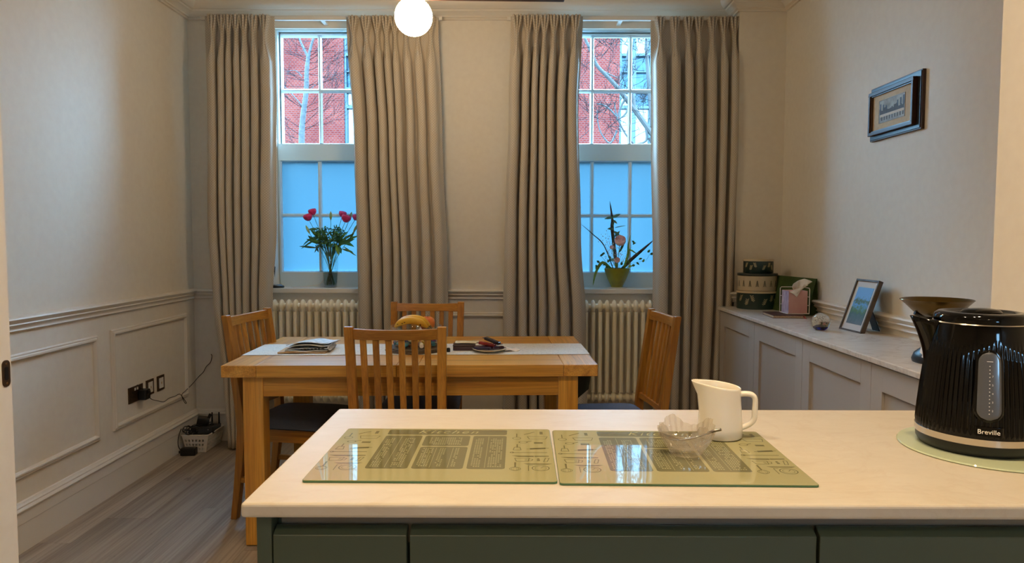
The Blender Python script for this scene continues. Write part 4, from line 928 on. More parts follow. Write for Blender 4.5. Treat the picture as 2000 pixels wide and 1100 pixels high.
def leaf_mesh(ln, wd, bend=0.25, fold=0.12, n=6):
    mb = MB()
    for i in range(n + 1):
        u = i / n; w_ = wd * math.sin(PI * min(1, u * 0.94 + 0.06)) ** 0.8 * (1 - 0.25 * u); a = bend * u
        y = ln * u; z = -bend * ln * u * u
        mb.v += [(-w_, y, z + w_ * fold * 2), (0, y, z), (w_, y, z + w_ * fold * 2)]
    for i in range(n):
        for j in range(2): a = i * 3 + j; mb.f.append((a, a + 1, a + 4, a + 3))
    return mb
def aim(frm, to, spin=0.0):
    d = (Vector(to) - Vector(frm)).normalized(); q = d.to_track_quat('Y', 'Z'); return Matrix.Translation(frm) @ q.to_matrix().to_4x4() @ Matrix.Rotation(spin, 4, 'Y')
def leaf(root, frm, to, wd, m_, spin=0.0, bend=0.2, name='leaf'):
    frm = Vector(frm); to = Vector(to); mb = leaf_mesh((to - frm).length * 1.03, wd, bend)
    y_ = (to - frm).normalized(); z_ = Vector((0, -1, 0.35)); z_ = (z_ - y_ * z_.dot(y_)).normalized(); x_ = y_.cross(z_)
    mb.xf(Matrix.Translation(frm) @ Matrix((x_, y_, z_)).transposed().to_4x4() @ Matrix.Rotation(spin, 4, 'Y')); return mb.build(name, m_, root, solid=0.0006, smooth='all')
def rose_head(r, cols_n=3, rings=4):
    """layered cupped petals round +Z, base at origin"""
    outl = []
    for k in range(rings):
        n = 3 + k; f = (k + 1) / rings
        for j in range(n):
            a0 = 2 * PI * j / n + k * 0.9
            mb = MB()
            def fn(u, v, a0=a0, f=f, n=n, k=k):
                a = a0 + (u - 0.5) * 2 * PI / n * 1.55; rad = r * f * (0.25 + 0.85 * math.sin(PI * (0.06 + 0.66 * v))) ; h = r * (1.75 - 0.15 * f) * v
                curl = 0.10 * r * (v ** 4) * math.cos((u - 0.5) * PI)
                return ((rad + curl) * math.cos(a), (rad + curl) * math.sin(a), h - 0.12 * r * (2 * abs(u - 0.5)) ** 2 * v)
            mb.grid(fn, 6, 6); outl.append(mb)
    return outl
def rose(name, label, top, base, r, m_, group, leaves, tilt=(0, 0), stemr=0.0018, cat='flower', origin=None):
    r *= 1.25
    top = Vector(top); base = Vector(base); t = thing(name, label, cat, tuple(base), 0, group)
    d = (top - base); hd = (d.normalized() + Vector((tilt[0], tilt[1], 0))).normalized()
    mid = d * 0.5 + Vector((0, 0, -0.0)) * 0.1
    MB().tube(smooth_path([Vector((0, 0, 0)), d * 0.35 + Vector((-d.x * 0.1, -d.y * 0.1, 0.01)), d * 0.7 + Vector((-d.x * 0.08, -d.y * 0.08, 0.01)), d], 4), stemr, 6).build('stem', stem_m, t, smooth=True)
    M_ = Matrix.Translation(d) @ hd.to_track_quat('Z', 'Y').to_matrix().to_4x4()
    MB().lathe([(0.0, -0.002), (r * 0.3, 0), (r * 0.42, r * 0.3), (0, r * 0.35)], 10).xf(M_).build('calyx', stem_m, t, smooth=True)
    for pm in rose_head(r): pm.xf(M_).build('petal', m_, t, solid=0.0005, smooth='all')
    for (f, to, wd, lm) in leaves:
        frm = d * f; leaf(t, frm, Vector(to) - base, wd, lm, random.uniform(-.7, .7))
    return t

# ---- vase with roses, left window
VY = 4.635; vx = at(645, 520, VY).x; VB = (vx, VY, SZ)
t = thing('glass_vase', 'tall clear glass vase of roses on the left window sill', 'vase', VB)
VP = [(0.0, 0.0), (0.036, 0.0), (0.041, 0.004), (0.043, 0.03), (0.047, 0.10), (0.052, 0.155), (0.050, 0.20), (0.044, 0.232), (0.042, 0.248)]
VI = [(r_ - 0.0025, z_ + 0.0) for r_, z_ in VP[:0:-1]]; VI = [(r_, z_) for r_, z_ in VI if z_ > 0.006] + [(0.034, 0.012), (0.0, 0.012)]
MB().lathe(VP + VI, 40).build('glass_body', vase_gl, t, smooth=True, angle=60)
MB().lathe([(0.0, 0.0125), (0.033, 0.0125), (0.0395, 0.03), (0.0435, 0.098), (0.0438, 0.104), (0.0, 0.104)], 32).build('water', water_m, t, smooth=True, angle=60)
rose_m = noisy('rose_red', (206, 16, 72), (232, 50, 112), 60, 0.5); rose_p = noisy('rose_magenta', (232, 80, 140), (214, 40, 110), 60, 0.5)
B0 = lambda a: (vx + 0.022 * math.cos(a), VY + 0.02 * math.sin(a), SZ + 0.016)
P_ = lambda px, py, y=VY: at(px, py, y)
rose('rose', 'dark red rose at the far left of the vase bouquet', P_(604, 431), B0(0.3), 0.021, rose_m, 'roses in the glass vase', [(0.75, P_(588, 476), 0.016, leaf_m), (0.66, P_(600, 462), 0.015, leaf_m)])
rose('rose', 'crimson rose upper left of the vase bouquet', P_(612, 420, VY + 0.02), B0(0.9), 0.019, rose_m, 'roses in the glass vase', [(0.72, P_(610, 470), 0.014, leaf_m), (0.8, P_(603, 448), 0.010, leaf_m)])
rose('rose', 'bright crimson rose right of the centre of the vase bouquet', P_(674, 434, VY - 0.02), B0(3.3), 0.022, rose_m, 'roses in the glass vase', [(0.7, P_(692, 478), 0.020, leaf_l), (0.62, P_(668, 495), 0.014, leaf_l)])
rose('rose', 'magenta rose just left of the brightest one in the vase', P_(668, 424, VY + 0.02), B0(3.9), 0.018, rose_p, 'roses in the glass vase', [(0.66, P_(682, 472), 0.020, leaf_m), (0.75, P_(655, 455), 0.014, leaf_m)])
rose('rose', 'magenta rose at the far right beside the curtain', P_(693, 430), B0(2.6), 0.017, rose_p, 'roses in the glass vase', [(0.68, P_(699, 458), 0.012, leaf_l), (0.55, P_(690, 492, VY + .02), 0.008, leaf_l)])
bud_m = noisy('lily_bud', (140, 176, 116), (176, 196, 140), 20, 0.45)
def bud(label, top, base, ln, wd=0.010, leaves=()):
    top = Vector(top); base = Vector(base); t = thing('lily_bud', label, 'flower bud', tuple(base), 0, 'lily buds in the glass vase'); d = top - base
    st = d * (1 - ln / d.length)
    MB().tube(smooth_path([Vector((0, 0, 0)), d * 0.4 + Vector((-d.x * .1, 0, 0.01)), st], 4), 0.0018, 6).build('stem', stem_m, t, smooth=True)
    n_ = 8; MB().tube([st + (d - st) * (i / n_) for i in range(n_ + 1)], [max(0.0012, wd * math.sin(PI * (0.06 + 0.90 * i / n_)) ** 0.8) for i in range(n_ + 1)], 8).build('bud', bud_m, t, smooth=True)
    for (f, to, w2, lm) in leaves: leaf(t, d * f, Vector(to) - base, w2, lm, random.uniform(-.5, .5))
bud('pale lily bud standing upright at the centre of the bouquet', P_(646, 413), B0(1.6), 0.056, 0.009)
bud('green lily bud between the roses at the right', P_(687, 414, VY + .02), B0(2.2), 0.055, 0.008)
bud('long pale green lily bud pointing right under the magenta rose', P_(699, 437, VY - 0.03), B0(2.9), 0.07, 0.008, [(0.7, P_(694, 446), 0.008, leaf_l)])
bud('pink tinged lily bud at the left, below the red roses', P_(597, 440), B0(0.1), 0.06, 0.009, [(0.62, P_(584, 480, VY - .02), 0.008, euc_m), (0.55, P_(616, 478), 0.007, euc_m)])
for k, (x0, y0, x1, y1, wd_, lm_) in enumerate(((632, 476, 598, 468, .014, leaf_m), (630, 470, 603, 448, .012, leaf_m), (634, 468, 612, 452, .013, leaf_m), (628, 474, 612, 492, .009, euc_m), (626, 462, 586, 484, .007, leaf_m), (662, 470, 676, 452, .013, leaf_m),
        (664, 478, 690, 466, .015, leaf_m), (668, 470, 688, 456, .010, leaf_m), (656, 478, 662, 498, .012, leaf_l), (672, 482, 694, 500, .006, leaf_l), (640, 470, 628, 446, .012, leaf_m), (650, 472, 652, 448, .012, leaf_m), (644, 480, 630, 462, .013, leaf_m), (660, 482, 672, 470, .012, leaf_m))):
    if k == 0:
        lt = thing('leafy_stem', 'leafy green stems with broad leaves at the heart of the rose bouquet', 'foliage', (vx, VY, SZ + 0.016)); LO = Vector((vx, VY, SZ + 0.016))
        MB().tube([(0, 0, 0), (0.006, 0, 0.15), (0.004, -0.012, 0.30)], 0.002, 6).build('stem', stem_m, lt)
    f0 = P_(x0, y0, VY - 0.02 - 0.004 * (k % 4)) - LO; leaf(lt, f0, P_(x1, y1, VY - 0.035) - LO, wd_, lm_, random.uniform(-.5, .5))
fo = MB(); rr = random.Random(21)
for k in range(520):
    a = rr.uniform(0, 2 * PI); q = rr.random() ** 0.55; z = SZ + 0.250 + (rr.random() ** 0.95) * 0.155 * (1 - 0.3 * q); ox = vx - 0.004 + (0.028 + 0.095 * q * (z - SZ - 0.18) / 0.2) * math.cos(a); oy = VY + min(0.045, 0.06 * q) * math.sin(a)
    frm = Vector((ox, oy, z)); to = frm + Vector((rr.uniform(-1, 1), rr.uniform(-.5, .5), rr.uniform(-0.2, 1))).normalized() * rr.uniform(0.012, 0.028)
    k0 = len(fo.v); lm = leaf_mesh((to - frm).length, rr.uniform(0.003, 0.0075), 0.2, n=3); lm.xf(aim(frm, to, rr.uniform(-1.5, 1.5))); fo.add(lm.v, lm.f)
    if k % 6 == 0: fo.tube([(vx + 0.02 * math.cos(a), VY + 0.02 * math.sin(a), SZ + 0.20), frm], 0.0009, 4, cap=False)
for k in range(12):
    a = k * 0.55; fo.tube([(vx + 0.028 * math.cos(a + 2.5), VY + 0.022 * math.sin(a + 2.5), SZ + 0.02), (vx + 0.016 * math.cos(a), VY + 0.016 * math.sin(a), SZ + 0.17), (vx + 0.032 * math.cos(a), VY + 0.03 * math.sin(a), SZ + 0.26)], 0.0016, 5)
o = fo.build('filler_foliage', leaf_m); tag(o, 'dark green filler foliage massed in the glass vase', 'foliage', kind='stuff')

# ---- bowl arrangement, right window
bx = at(1205, 540, 4.625).x; BY = 4.625
o = MB().lathe([(0, 0), (0.060, 0), (0.062, 0.003), (0.058, 0.006), (0, 0.006)], 36).build('saucer', white_pl, smooth=True); place(o, (bx + 0.004, BY, SZ)); tag(o, 'flat white saucer under the green planter', 'saucer')
t = thing('flower_bowl', 'tapered olive green bowl on the right window sill', 'planter', (bx, BY, SZ + 0.0062))
olive = noisy('olive_glaze', (150, 150, 40), (128, 120, 30), 12, 0.2, coat=0.4)
MB().lathe([(0, 0), (0.036, 0), (0.038, 0.004), (0.040, 0.010), (0.062, 0.055), (0.082, 0.110), (0.084, 0.122), (0.081, 0.122), (0.078, 0.108), (0.055, 0.05), (0, 0.03)], 44).build('bowl', olive, t, smooth=True, angle=60)
MB().lathe([(0, 0.085), (0.060, 0.095), (0.074, 0.10), (0.0, 0.112)], 24).build('moss', leaf_m, t, smooth=True)
BB = Vector((bx, BY, SZ + 0.11)); Q = lambda px, py, y=BY: at(px, py, y)
pinkr = noisy('rose_pale_pink', (255, 228, 226), (250, 200, 204), 40, 0.5)
rt = rose('pink_rose', 'large pale pink rose in the olive bowl', Q(1211, 477, BY - 0.03), BB + Vector((0.0, -0.02, 0)), 0.026, pinkr, 'pink roses in the olive bowl', [(0.7, Q(1224, 466), 0.010, leaf_m), (0.4, Q(1186, 506), 0.014, leaf_m)], tilt=(-0.2, -1.1))
rose('pink_rose', 'small pale pink rose low in the olive bowl', Q(1205, 511, BY - 0.05), BB + Vector((0, -0.03, -0.01)), 0.013, pinkr, 'pink roses in the olive bowl', [], tilt=(0, -1.2))
rose('pink_rose', 'half-open pink bud left of the large rose', Q(1196, 486, BY - 0.03), BB + Vector((-0.01, -0.03, -0.01)), 0.010, pinkr, 'pink roses in the olive bowl', [], tilt=(-0.3, -.8))
def blade(name, label, base, pts, wd, m_, grp=None):
    t = thing(name, label, 'leaf', tuple(base), 0, grp); P = smooth_path([Vector(p) - Vector(base) for p in pts], 4); mb = MB(); n_ = len(P)
    for i, p in enumerate(P):
        d = (P[min(i + 1, n_ - 1)] - P[max(i - 1, 0)]).normalized(); s = d.cross(Vector((0, 1, 0))).normalized() if abs(d.y) < 0.9 else Vector((1, 0, 0)); u = i / (n_ - 1); w_ = wd * max(0.04, (math.sin(PI * (0.25 + 0.75 * u)) ** 0.8))
        mb.v += [tuple(p - s * w_), tuple(p + Vector((0, 0.1 * w_, 0))), tuple(p + s * w_)]
    for i in range(n_ - 1):
        for j in range(2): a = i * 3 + j; mb.f.append((a, a + 1, a + 4, a + 3))
    mb.build('blade', m_, t, solid=0.001, smooth='all'); return t
blade('reed', 'tall dark pointed reed rising from the olive bowl', BB, [BB, Q(1196, 450), Q(1196, 430), Q(1191, 393)], 0.011, brown_lf)
blade('reed', 'dark reed slanting right over the sill', BB + Vector((0.02, 0, 0)), [BB + Vector((0.02, 0, 0)), Q(1232, 508), Q(1255, 488), Q(1278, 468)], 0.011, brown_lf)
blade('reed', 'thin dark reed slanting far left', BB + Vector((-0.02, 0, 0)), [BB + Vector((-0.02, 0, 0)), Q(1180, 480), Q(1157, 457), Q(1134, 437)], 0.0035, brown_lf)
blade('grass_blade', 'bright green striped blade drooping left to the sill', BB + Vector((-0.03, -0.02, 0)), [BB + Vector((-0.03, -0.02, 0)), Q(1177, 513, 4.57), Q(1164, 532, 4.56), Q(1158, 558, 4.55)], 0.010, leaf_l)
blade('grass_blade', 'bright green blade rising right of the large rose', BB + Vector((0.03, -0.02, 0)), [BB + Vector((0.03, -0.02, 0)), Q(1226, 500), Q(1227, 480), Q(1232, 458)], 0.006, leaf_l)
blade('grass_blade', 'green and white blade folded over at the right of the bowl', BB + Vector((0.035, -0.03, 0)), [BB + Vector((0.035, -0.03, 0)), Q(1226, 500, 4.58), Q(1230, 488, 4.57), Q(1246, 498, 4.57)], 0.008, leaf_l)
t = thing('eucalyptus_sprig', 'blue-green eucalyptus sprig around the tall dark reed', 'foliage', tuple(BB))
ep = [Q(1198, 500), Q(1198, 460), Q(1197, 430), Q(1198, 420)]
MB().tube([BB - BB] + [p - BB for p in ep], 0.0012, 5).build('stem', stem_m, t)
for (x0, y0, x1, y1, wd) in ((1197, 425, 1182, 426, .011), (1197, 425, 1211, 418, .010), (1198, 434, 1196, 440, .009), (1198, 448, 1188, 446, .011), (1199, 452, 1211, 460, .009), (1200, 445, 1222, 440, .003), (1201, 462, 1210, 452, .010), (1197, 430, 1205, 436, .008)):
    leaf(t, Q(x0, y0) - BB, Q(x1, y1, BY - 0.02) - BB, wd, euc_m, 0.2)
t = thing('ivy_trail', 'trailing ivy stems with small leaves around the olive bowl rim', 'foliage', tuple(BB)); rr = random.Random(31)
for pts in ([(1190, 520), (1178, 505), (1172, 498)], [(1225, 518), (1245, 512), (1262, 508), (1268, 497)], [(1222, 500), (1235, 480)], [(1196, 526), (1170, 515)]):
    P = [Q(a, b_, BY - 0.04) - BB for a, b_ in pts]; MB().tube(smooth_path([Vector((0, 0, 0))] + P, 3), 0.0009, 4).build('stem', stem_m, t)
for (px, py) in ((1178, 497), (1181, 494), (1171, 513), (1163, 520), (1168, 521), (1184, 516), (1188, 520), (1186, 512), (1265, 493), (1270, 497), (1243, 513), (1240, 518), (1255, 512), (1248, 507), (1236, 477), (1239, 475), (1234, 520), (1202, 528), (1228, 515), (1193, 505), (1205, 520), (1214, 518)):
    f = Q(px, py, BY - 0.05) - BB; leaf(t, f, f + Vector((rr.uniform(-1, 1), -0.2, rr.uniform(-.6, .8))).normalized() * 0.022, 0.009, leaf_m if rr.random() < .7 else leaf_l, rr.uniform(-.6, .6))
gp = MB(); rr = random.Random(41)
for k in range(170):
    cx, cy = (rr.gauss(1204, 12), rr.gauss(500, 11)) if k % 3 else (rr.gauss(1186, 8), rr.gauss(475, 14)); p = Q(cx, cy, BY - 0.04 + rr.uniform(-.03, .03)); gp.ball(p, rr.uniform(0.0014, 0.0028), 4)
    if k % 4 == 0: gp.tube([BB + Vector((0, -0.02, 0)), p], 0.0004, 3, cap=False)
o = gp.build('gypsophila', mat('gyp_white', (236, 232, 226), 0.7), smooth='all'); tag(o, 'cloud of tiny white gypsophila around the pink rose', 'flowers', kind='stuff')

# ================================================================== KITCHEN PENINSULA
WT = 0.92; PX0, PX1, PY0, PY1 = -0.394, 1.066, 1.008, 1.586
b = MB().poly([(PX0, PY0), (XR, PY0), (XR, YN0 - 0.001), (PX1, YN0 - 0.001), (PX1, PY1), (PX0, PY1)], WT - 0.022, WT)
o = b.build('kitchen_worktop', marble_m, bevel=0.005, seg=3); tag(o, 'cream marble kitchen worktop in the foreground', 'worktop')
t = thing('kitchen_island', 'dark green kitchen cabinet run under the cream worktop', 'cabinet', (0, 0, 0))
MB().box(-0.379, -0.357, 1.030, 1.575, 0.0, WT - 0.023).build('end_panel', green_cab, t, bevel=0.001)
MB().box(-0.3565, 1.60, 1.075, 1.44, 0.10, 0.860).box(-0.3565, 1.064, 1.44, 1.575, 0.10, 0.860).box(-0.33, 1.60, 1.12, 1.42, 0.0, 0.10).box(-0.3565, 1.60, 1.060, 1.075, 0.84, WT - 0.023).box(-0.3565, 1.06, 1.565, 1.575, 0.85, WT - 0.023).build('carcass', green_cab, t)
MB().box(-0.349, 1.60, 1.052, 1.0595, 0.845, WT - 0.023).build('grip_channel', mat('channel_grey', (112, 112, 104), 0.3, metal=0.5), t)
for (a, b_) in ((-0.355, -0.1585), (-0.1535, 0.4445), (0.4495, 1.05), (1.055, 1.60)):
    for (z0, z1) in ((0.60, 0.873), (0.355, 0.595), (0.105, 0.35)):
        vs = [(1.030, z0), (1.051, z0), (1.051, z1 - (0 if z1 > 0.8 else 0)), (1.046, z1), (1.030, z1 - 0.009)]
        mb = MB().add([(a, y, z) for y, z in vs] + [(b_, y, z) for y, z in vs], [(0, 1, 2, 3, 4), (9, 8, 7, 6, 5)] + [(i, (i + 1) % 5, (i + 1) % 5 + 5, i + 5) for i in range(5)])
        mb.build('drawer_front', green_cab, t, bevel=0.0008, seg=1)

# glass chopping boards with print
brd_gl = mat('board_glass', (156, 152, 112), 0.02, coat=0.0, ior=1.52); brd_ed = mat('board_edge', (70, 110, 78), 0.1); prt_m = mat('board_print_dark', (104, 102, 72), 0.02, ior=1.52); prt_l = mat('board_print_light', (160, 158, 118), 0.05, ior=1.52)
BT = 0.0045
def text_mesh(s, size, m_, parent, M_, name, extr=0.00005, sp=1.0):
    cu = bpy.data.curves.new(name, 'FONT'); cu.body = s; cu.size = size; cu.extrude = extr; cu.align_x = 'CENTER'; cu.space_character = sp; cu.shear = 0.35 if s == 'Kitchen' else 0.0; cu.materials.append(m_)
    tmp = bpy.data.objects.new('tmp', cu); C.objects.link(tmp); dg = bpy.context.evaluated_depsgraph_get(); me = bpy.data.meshes.new_from_object(tmp.evaluated_get(dg)); bpy.data.objects.remove(tmp)
    me.materials.clear(); me.materials.append(m_)
    o = bpy.data.objects.new(name, me); C.objects.link(o); o.parent = parent; o.matrix_local = M_; return o
def board(loc, rz, label):
    t = thing('glass_board', label, 'chopping board', loc, rz, 'printed glass boards'); Wd, Dp = 0.398, 0.306
    MB().poly(rrect(0, Wd, 0, Dp, 0.006), 0.0004, BT).build('glass_slab', brd_gl, t, bevel=0.0008)
    MB().poly(rrect(-0.0004, Wd + 0.0004, -0.0004, Dp + 0.0004, 0.006), 0.0006, BT - 0.0012).build('glass_edge', brd_ed, t)
    z0, z1 = BT, BT + 0.00012
    pm = MB(); LX0, LX1 = 0.085, 0.315
    for (a, b_, c, d) in ((LX0, LX1, 0.262, 0.297), (LX0, 0.155, 0.058, 0.255), (0.161, 0.246, 0.188, 0.255), (0.161, 0.246, 0.058, 0.182), (0.252, LX1, 0.058, 0.255)): pm.poly(rrect(a, b_, c, d, 0.006), z0, z1)
    pm.build('printed_panel', prt_m, t)
    tx = MB(); rr = random.Random(2)
    def lines(x0, x1, y0, y1, cols_):
        y = y1 - 0.012
        while y > y0 + 0.008:
            for (c, w_) in cols_:
                n_ = max(1, int(w_ / 0.004)); x = x0 + c
                for q in range(n_):
                    if rr.random() < 0.85: tx.box(x, x + 0.0026, y, y + 0.0032, z1, z1 + 0.00006)
                    x += 0.0040
            y -= 0.0082
    lines(LX0, 0.155, 0.058, 0.245, ((0.006, 0.018), (0.040, 0.022))); lines(0.161, 0.246, 0.058, 0.182, ((0.006, 0.02), (0.036, 0.014), (0.064, 0.008))); lines(0.252, LX1, 0.058, 0.245, ((0.006, 0.016), (0.034, 0.024)))
    lines(0.161, 0.246, 0.188, 0.25, ((0.012, 0.06),)); lines(LX0 + 0.05, LX1 - 0.05, 0.260, 0.276, ((0.0, 0.13),))
    for (x_, a, b_) in ((0.116, 0.064, 0.25), (0.190, 0.064, 0.176), (0.220, 0.064, 0.176), (0.281, 0.064, 0.25)): tx.box(x_, x_ + 0.0007, a, b_, z1, z1 + 0.00006)
    x = 0.01
    while x < Wd - 0.01: tx.box(x, x + 0.0007, 0.004, 0.010, z0, z1); x += 0.01
    tag(tx.build('printed_text', prt_l, t), kind='stuff')
    text_mesh('Kitchen', 0.030, prt_l, t, Matrix.Translation((0.20, 0.272, z1 + 0.00004)), 'printed_title', sp=1.25)
    ut = MB()
    def ringo(cx, cy, r1, r2, ex=1.0, n_=28):
        k0 = len(ut.v)
        for z in (z0, z1):
            for i in range(n_):
                a = 2 * PI * i / n_; ut.v.append((cx + r1 * math.cos(a) * ex, cy + r1 * math.sin(a), z)); ut.v.append((cx + r2 * math.cos(a) * ex, cy + r2 * math.sin(a), z))
        for i in range(n_):
            a = k0 + 2 * i; b_ = k0 + 2 * ((i + 1) % n_); ut.f.append((a + 2 * n_, a + 1 + 2 * n_, b_ + 1 + 2 * n_, b_ + 2 * n_))
    def stroke(p, q, w_): ut.bar((p[0], p[1], (z0 + z1) / 2), (q[0], q[1], (z0 + z1) / 2), w_, w_, z1 - z0, z1 - z0, side=(p[1] - q[1], q[0] - p[0], 0))
    lw_ = 0.0013
    def path_(pts, w_=lw_, close=True):
        for p, q in zip(pts, pts[1:] + ([pts[0]] if close else [])): stroke(p, q, w_)
    def fill(pts): ut.poly(pts, z0, z1)
    for ox in (0.0, 0.318):
        ringo(ox + 0.056, 0.064, 0.013, 0.0148); ringo(ox + 0.056, 0.064, 0.009, 0.0098); stroke((ox + 0.056, 0.064), (ox + 0.061, 0.071), 0.001)            # scale
        fill([(ox + 0.028, 0.088), (ox + 0.036, 0.083), (ox + 0.068, 0.083), (ox + 0.076, 0.088)]); path_([(ox + 0.036, 0.050), (ox + 0.036, 0.078), (ox + 0.044, 0.078)], lw_, False)
        for e_ in (0.35, 0.7, 1.0): ringo(ox + 0.014, 0.060, 0.0085, 0.0095, e_)                                                                        # whisk
        fill([(ox + 0.0128, 0.069), (ox + 0.0152, 0.069), (ox + 0.0156, 0.094), (ox + 0.0124, 0.094)])
        fill([(ox + 0.008, 0.131), (ox + 0.020, 0.125), (ox + 0.046, 0.124), (ox + 0.046, 0.131)]); fill([(ox + 0.047, 0.125), (ox + 0.072, 0.127), (ox + 0.072, 0.131), (ox + 0.047, 0.131)])  # knife
        path_([(ox + 0.016, 0.100), (ox + 0.036, 0.100), (ox + 0.038, 0.117), (ox + 0.013, 0.117)]); path_([(ox + 0.038, 0.114), (ox + 0.044, 0.112), (ox + 0.042, 0.103), (ox + 0.036, 0.103)], lw_, False)  # jug
        for k in range(3): stroke((ox + 0.030, 0.104 + 0.004 * k), (ox + 0.035, 0.104 + 0.004 * k), 0.0008)
        path_([(ox + 0.062, 0.098), (ox + 0.068, 0.098), (ox + 0.072, 0.118), (ox + 0.066, 0.119)]); fill([(ox + 0.051, 0.102), (ox + 0.056, 0.102), (ox + 0.056, 0.108), (ox + 0.051, 0.108)]); fill([(ox + 0.051, 0.110), (ox + 0.056, 0.110), (ox + 0.055, 0.116), (ox + 0.052, 0.116)])
        fill([(ox + 0.008, 0.149), (ox + 0.070, 0.149), (ox + 0.070, 0.151), (ox + 0.008, 0.151)]); ringo(ox + 0.008, 0.150, 0.002, 0.004)
        path_([(ox + 0.010, 0.165), (ox + 0.024, 0.165), (ox + 0.022, 0.182), (ox + 0.012, 0.182)]); stroke((ox + 0.017, 0.182), (ox + 0.017, 0.200), 0.002)
        fill([(ox + 0.040, 0.168), (ox + 0.068, 0.172), (ox + 0.068, 0.180), (ox + 0.040, 0.176)]); stroke((ox + 0.034, 0.171), (ox + 0.074, 0.177), 0.0016)
        fill([(ox + 0.048, 0.205), (ox + 0.064, 0.205), (ox + 0.064, 0.214), (ox + 0.048, 0.214)]); ringo(ox + 0.028, 0.214, 0.005, 0.0065, 1.3); stroke((ox + 0.034, 0.216), (ox + 0.044, 0.222), 0.0016)
        path_([(ox + 0.040, 0.235), (ox + 0.070, 0.235), (ox + 0.074, 0.252), (ox + 0.036, 0.252)]); ringo(ox + 0.016, 0.240, 0.007, 0.0083); stroke((ox + 0.016, 0.248), (ox + 0.016, 0.272), 0.0018)
        stroke((ox + 0.030, 0.266), (ox + 0.050, 0.284), 0.0022); fill([(ox + 0.060, 0.268), (ox + 0.066, 0.268), (ox + 0.066, 0.286), (ox + 0.060, 0.286)])
    tag(ut.build('printed_utensils', prt_m, t), kind='stuff')
    for (x_, y_) in ((0.02, 0.02), (Wd - 0.02, 0.02), (0.02, Dp - 0.02), (Wd - 0.02, Dp - 0.02)): MB().lathe([(0.005, 0), (0.005, 0.0005)], 10, (x_, y_, 0)).build('rubber_foot', white_pl, t)
board((-0.331, 1.095, WT), R(-0.4), 'printed glass board nearer the left end of the worktop')
board((0.0705, 1.086, WT), R(-0.9), 'printed glass board under the milk jug and the cut-glass bowl')

# milk jug
jc = (0.392, 1.350); JZ = WT + BT + 0.0001
t = thing('milk_jug', 'small cream ceramic milk jug with square handle', 'jug', (jc[0], jc[1], JZ))
def jr(r, z, a):
    s = max(0, math.cos(a - PI)) ** 7; f = max(0, (z - 0.062) / 0.040); return r + 0.019 * s * min(1, f) ** 1.3
prof = [(0.0, 0.0), (0.038, 0.0), (0.0415, 0.003), (0.0415, 0.02), (0.0395, 0.05), (0.0375, 0.078), (0.0375, 0.096), (0.0372, 0.099), (0.0362, 0.100), (0.0348, 0.098), (0.0345, 0.078), (0.0365, 0.05), (0.0385, 0.02), (0.034, 0.006), (0.0, 0.005)]
mb = MB().lathe(prof, 56, rfun=jr)
for k, v in enumerate(mb.v):
    if v[2] > 0.05: s = (-v[0]) / 0.05; mb.v[k] = (v[0], v[1], v[2] + (v[2] - 0.05) / 0.05 * 0.0065 * s)
mb.build('body', cream_cer, t, smooth='all')
hp = [(0.033, 0, 0.083), (0.048, 0, 0.084), (0.058, 0, 0.082), (0.0635, 0, 0.074), (0.0635, 0, 0.05), (0.0625, 0, 0.036), (0.056, 0, 0.027), (0.046, 0, 0.021), (0.037, 0, 0.018)]
hm = MB().tube(smooth_path([Vector(p) for p in hp], 4), 0.0052, 12); hm.v = [(v[0], v[1] * 1.35, v[2]) for v in hm.v]
hm.build('handle', cream_cer, t, smooth='all')
t.rotation_euler = (0, 0, R(-8))

# cut glass bowl and spoon
gc = (0.301, 1.238)
t = thing('cut_glass_bowl', 'small cut-glass sugar bowl with scalloped rim', 'bowl', (gc[0], gc[1], JZ))
def gr(r, z, a):
    pk = 0.5 + 0.5 * math.cos(4 * (a - R(20))); f = max(0, (z - 0.012) / 0.04); return r * (1 + 0.035 * math.cos(26 * a) * (0.4 + f)) * (1 + 0.07 * pk * f)
prof = [(0.0, 0.0), (0.024, 0.0), (0.028, 0.003), (0.030, 0.008), (0.034, 0.014), (0.041, 0.024), (0.046, 0.036), (0.0475, 0.044), (0.0455, 0.0445), (0.043, 0.036), (0.038, 0.025), (0.030, 0.016), (0.022, 0.011), (0.0, 0.009)]
mb = MB().lathe(prof, 104, rfun=gr)
for k, v in enumerate(mb.v):
    a = math.atan2(v[1], v[0]); pk = (0.5 + 0.5 * math.cos(4 * (a - R(20)))) ** 1.5; sc_ = 0.5 + 0.5 * math.cos(24 * a)
    if v[2] > 0.02: f = (v[2] - 0.02) / 0.025; mb.v[k] = (v[0], v[1], v[2] + f * (0.018 * pk + 0.0025 * sc_ - 0.004))
mb.build('glass_body', cut_gl, t, smooth=True, angle=24)
sp = thing('teaspoon', 'steel teaspoon lying in the cut-glass bowl', 'spoon', (gc[0] - 0.012, gc[1], JZ + 0.030))
P = [Vector((-0.002, 0.0, -0.006)), Vector((0.02, -0.004, -0.002)), Vector((0.040, -0.008, 0.006)), Vector((0.056, -0.014, 0.014)), Vector((0.068, -0.018, 0.018))]
hm = MB().tube(smooth_path(P, 5), [0.0018] * 12 + [0.0026] * 9, 8); hm.build('handle', steel, sp, smooth='all')
MB().grid(lambda u, v: ((u - 0.95) * 0.036, (v - 0.5) * 0.024 * math.sin(PI * min(1, max(0.02, u * 0.96 + 0.02))) ** 0.6 + 0.010 * (0.95 - u), -0.006 - 0.005 * math.sin(PI * u) * (1 - (2 * v - 1) ** 2) + 0.010 * (1 - u)), 12, 8).build('spoon_bowl', steel, sp, solid=0.001, smooth='all')

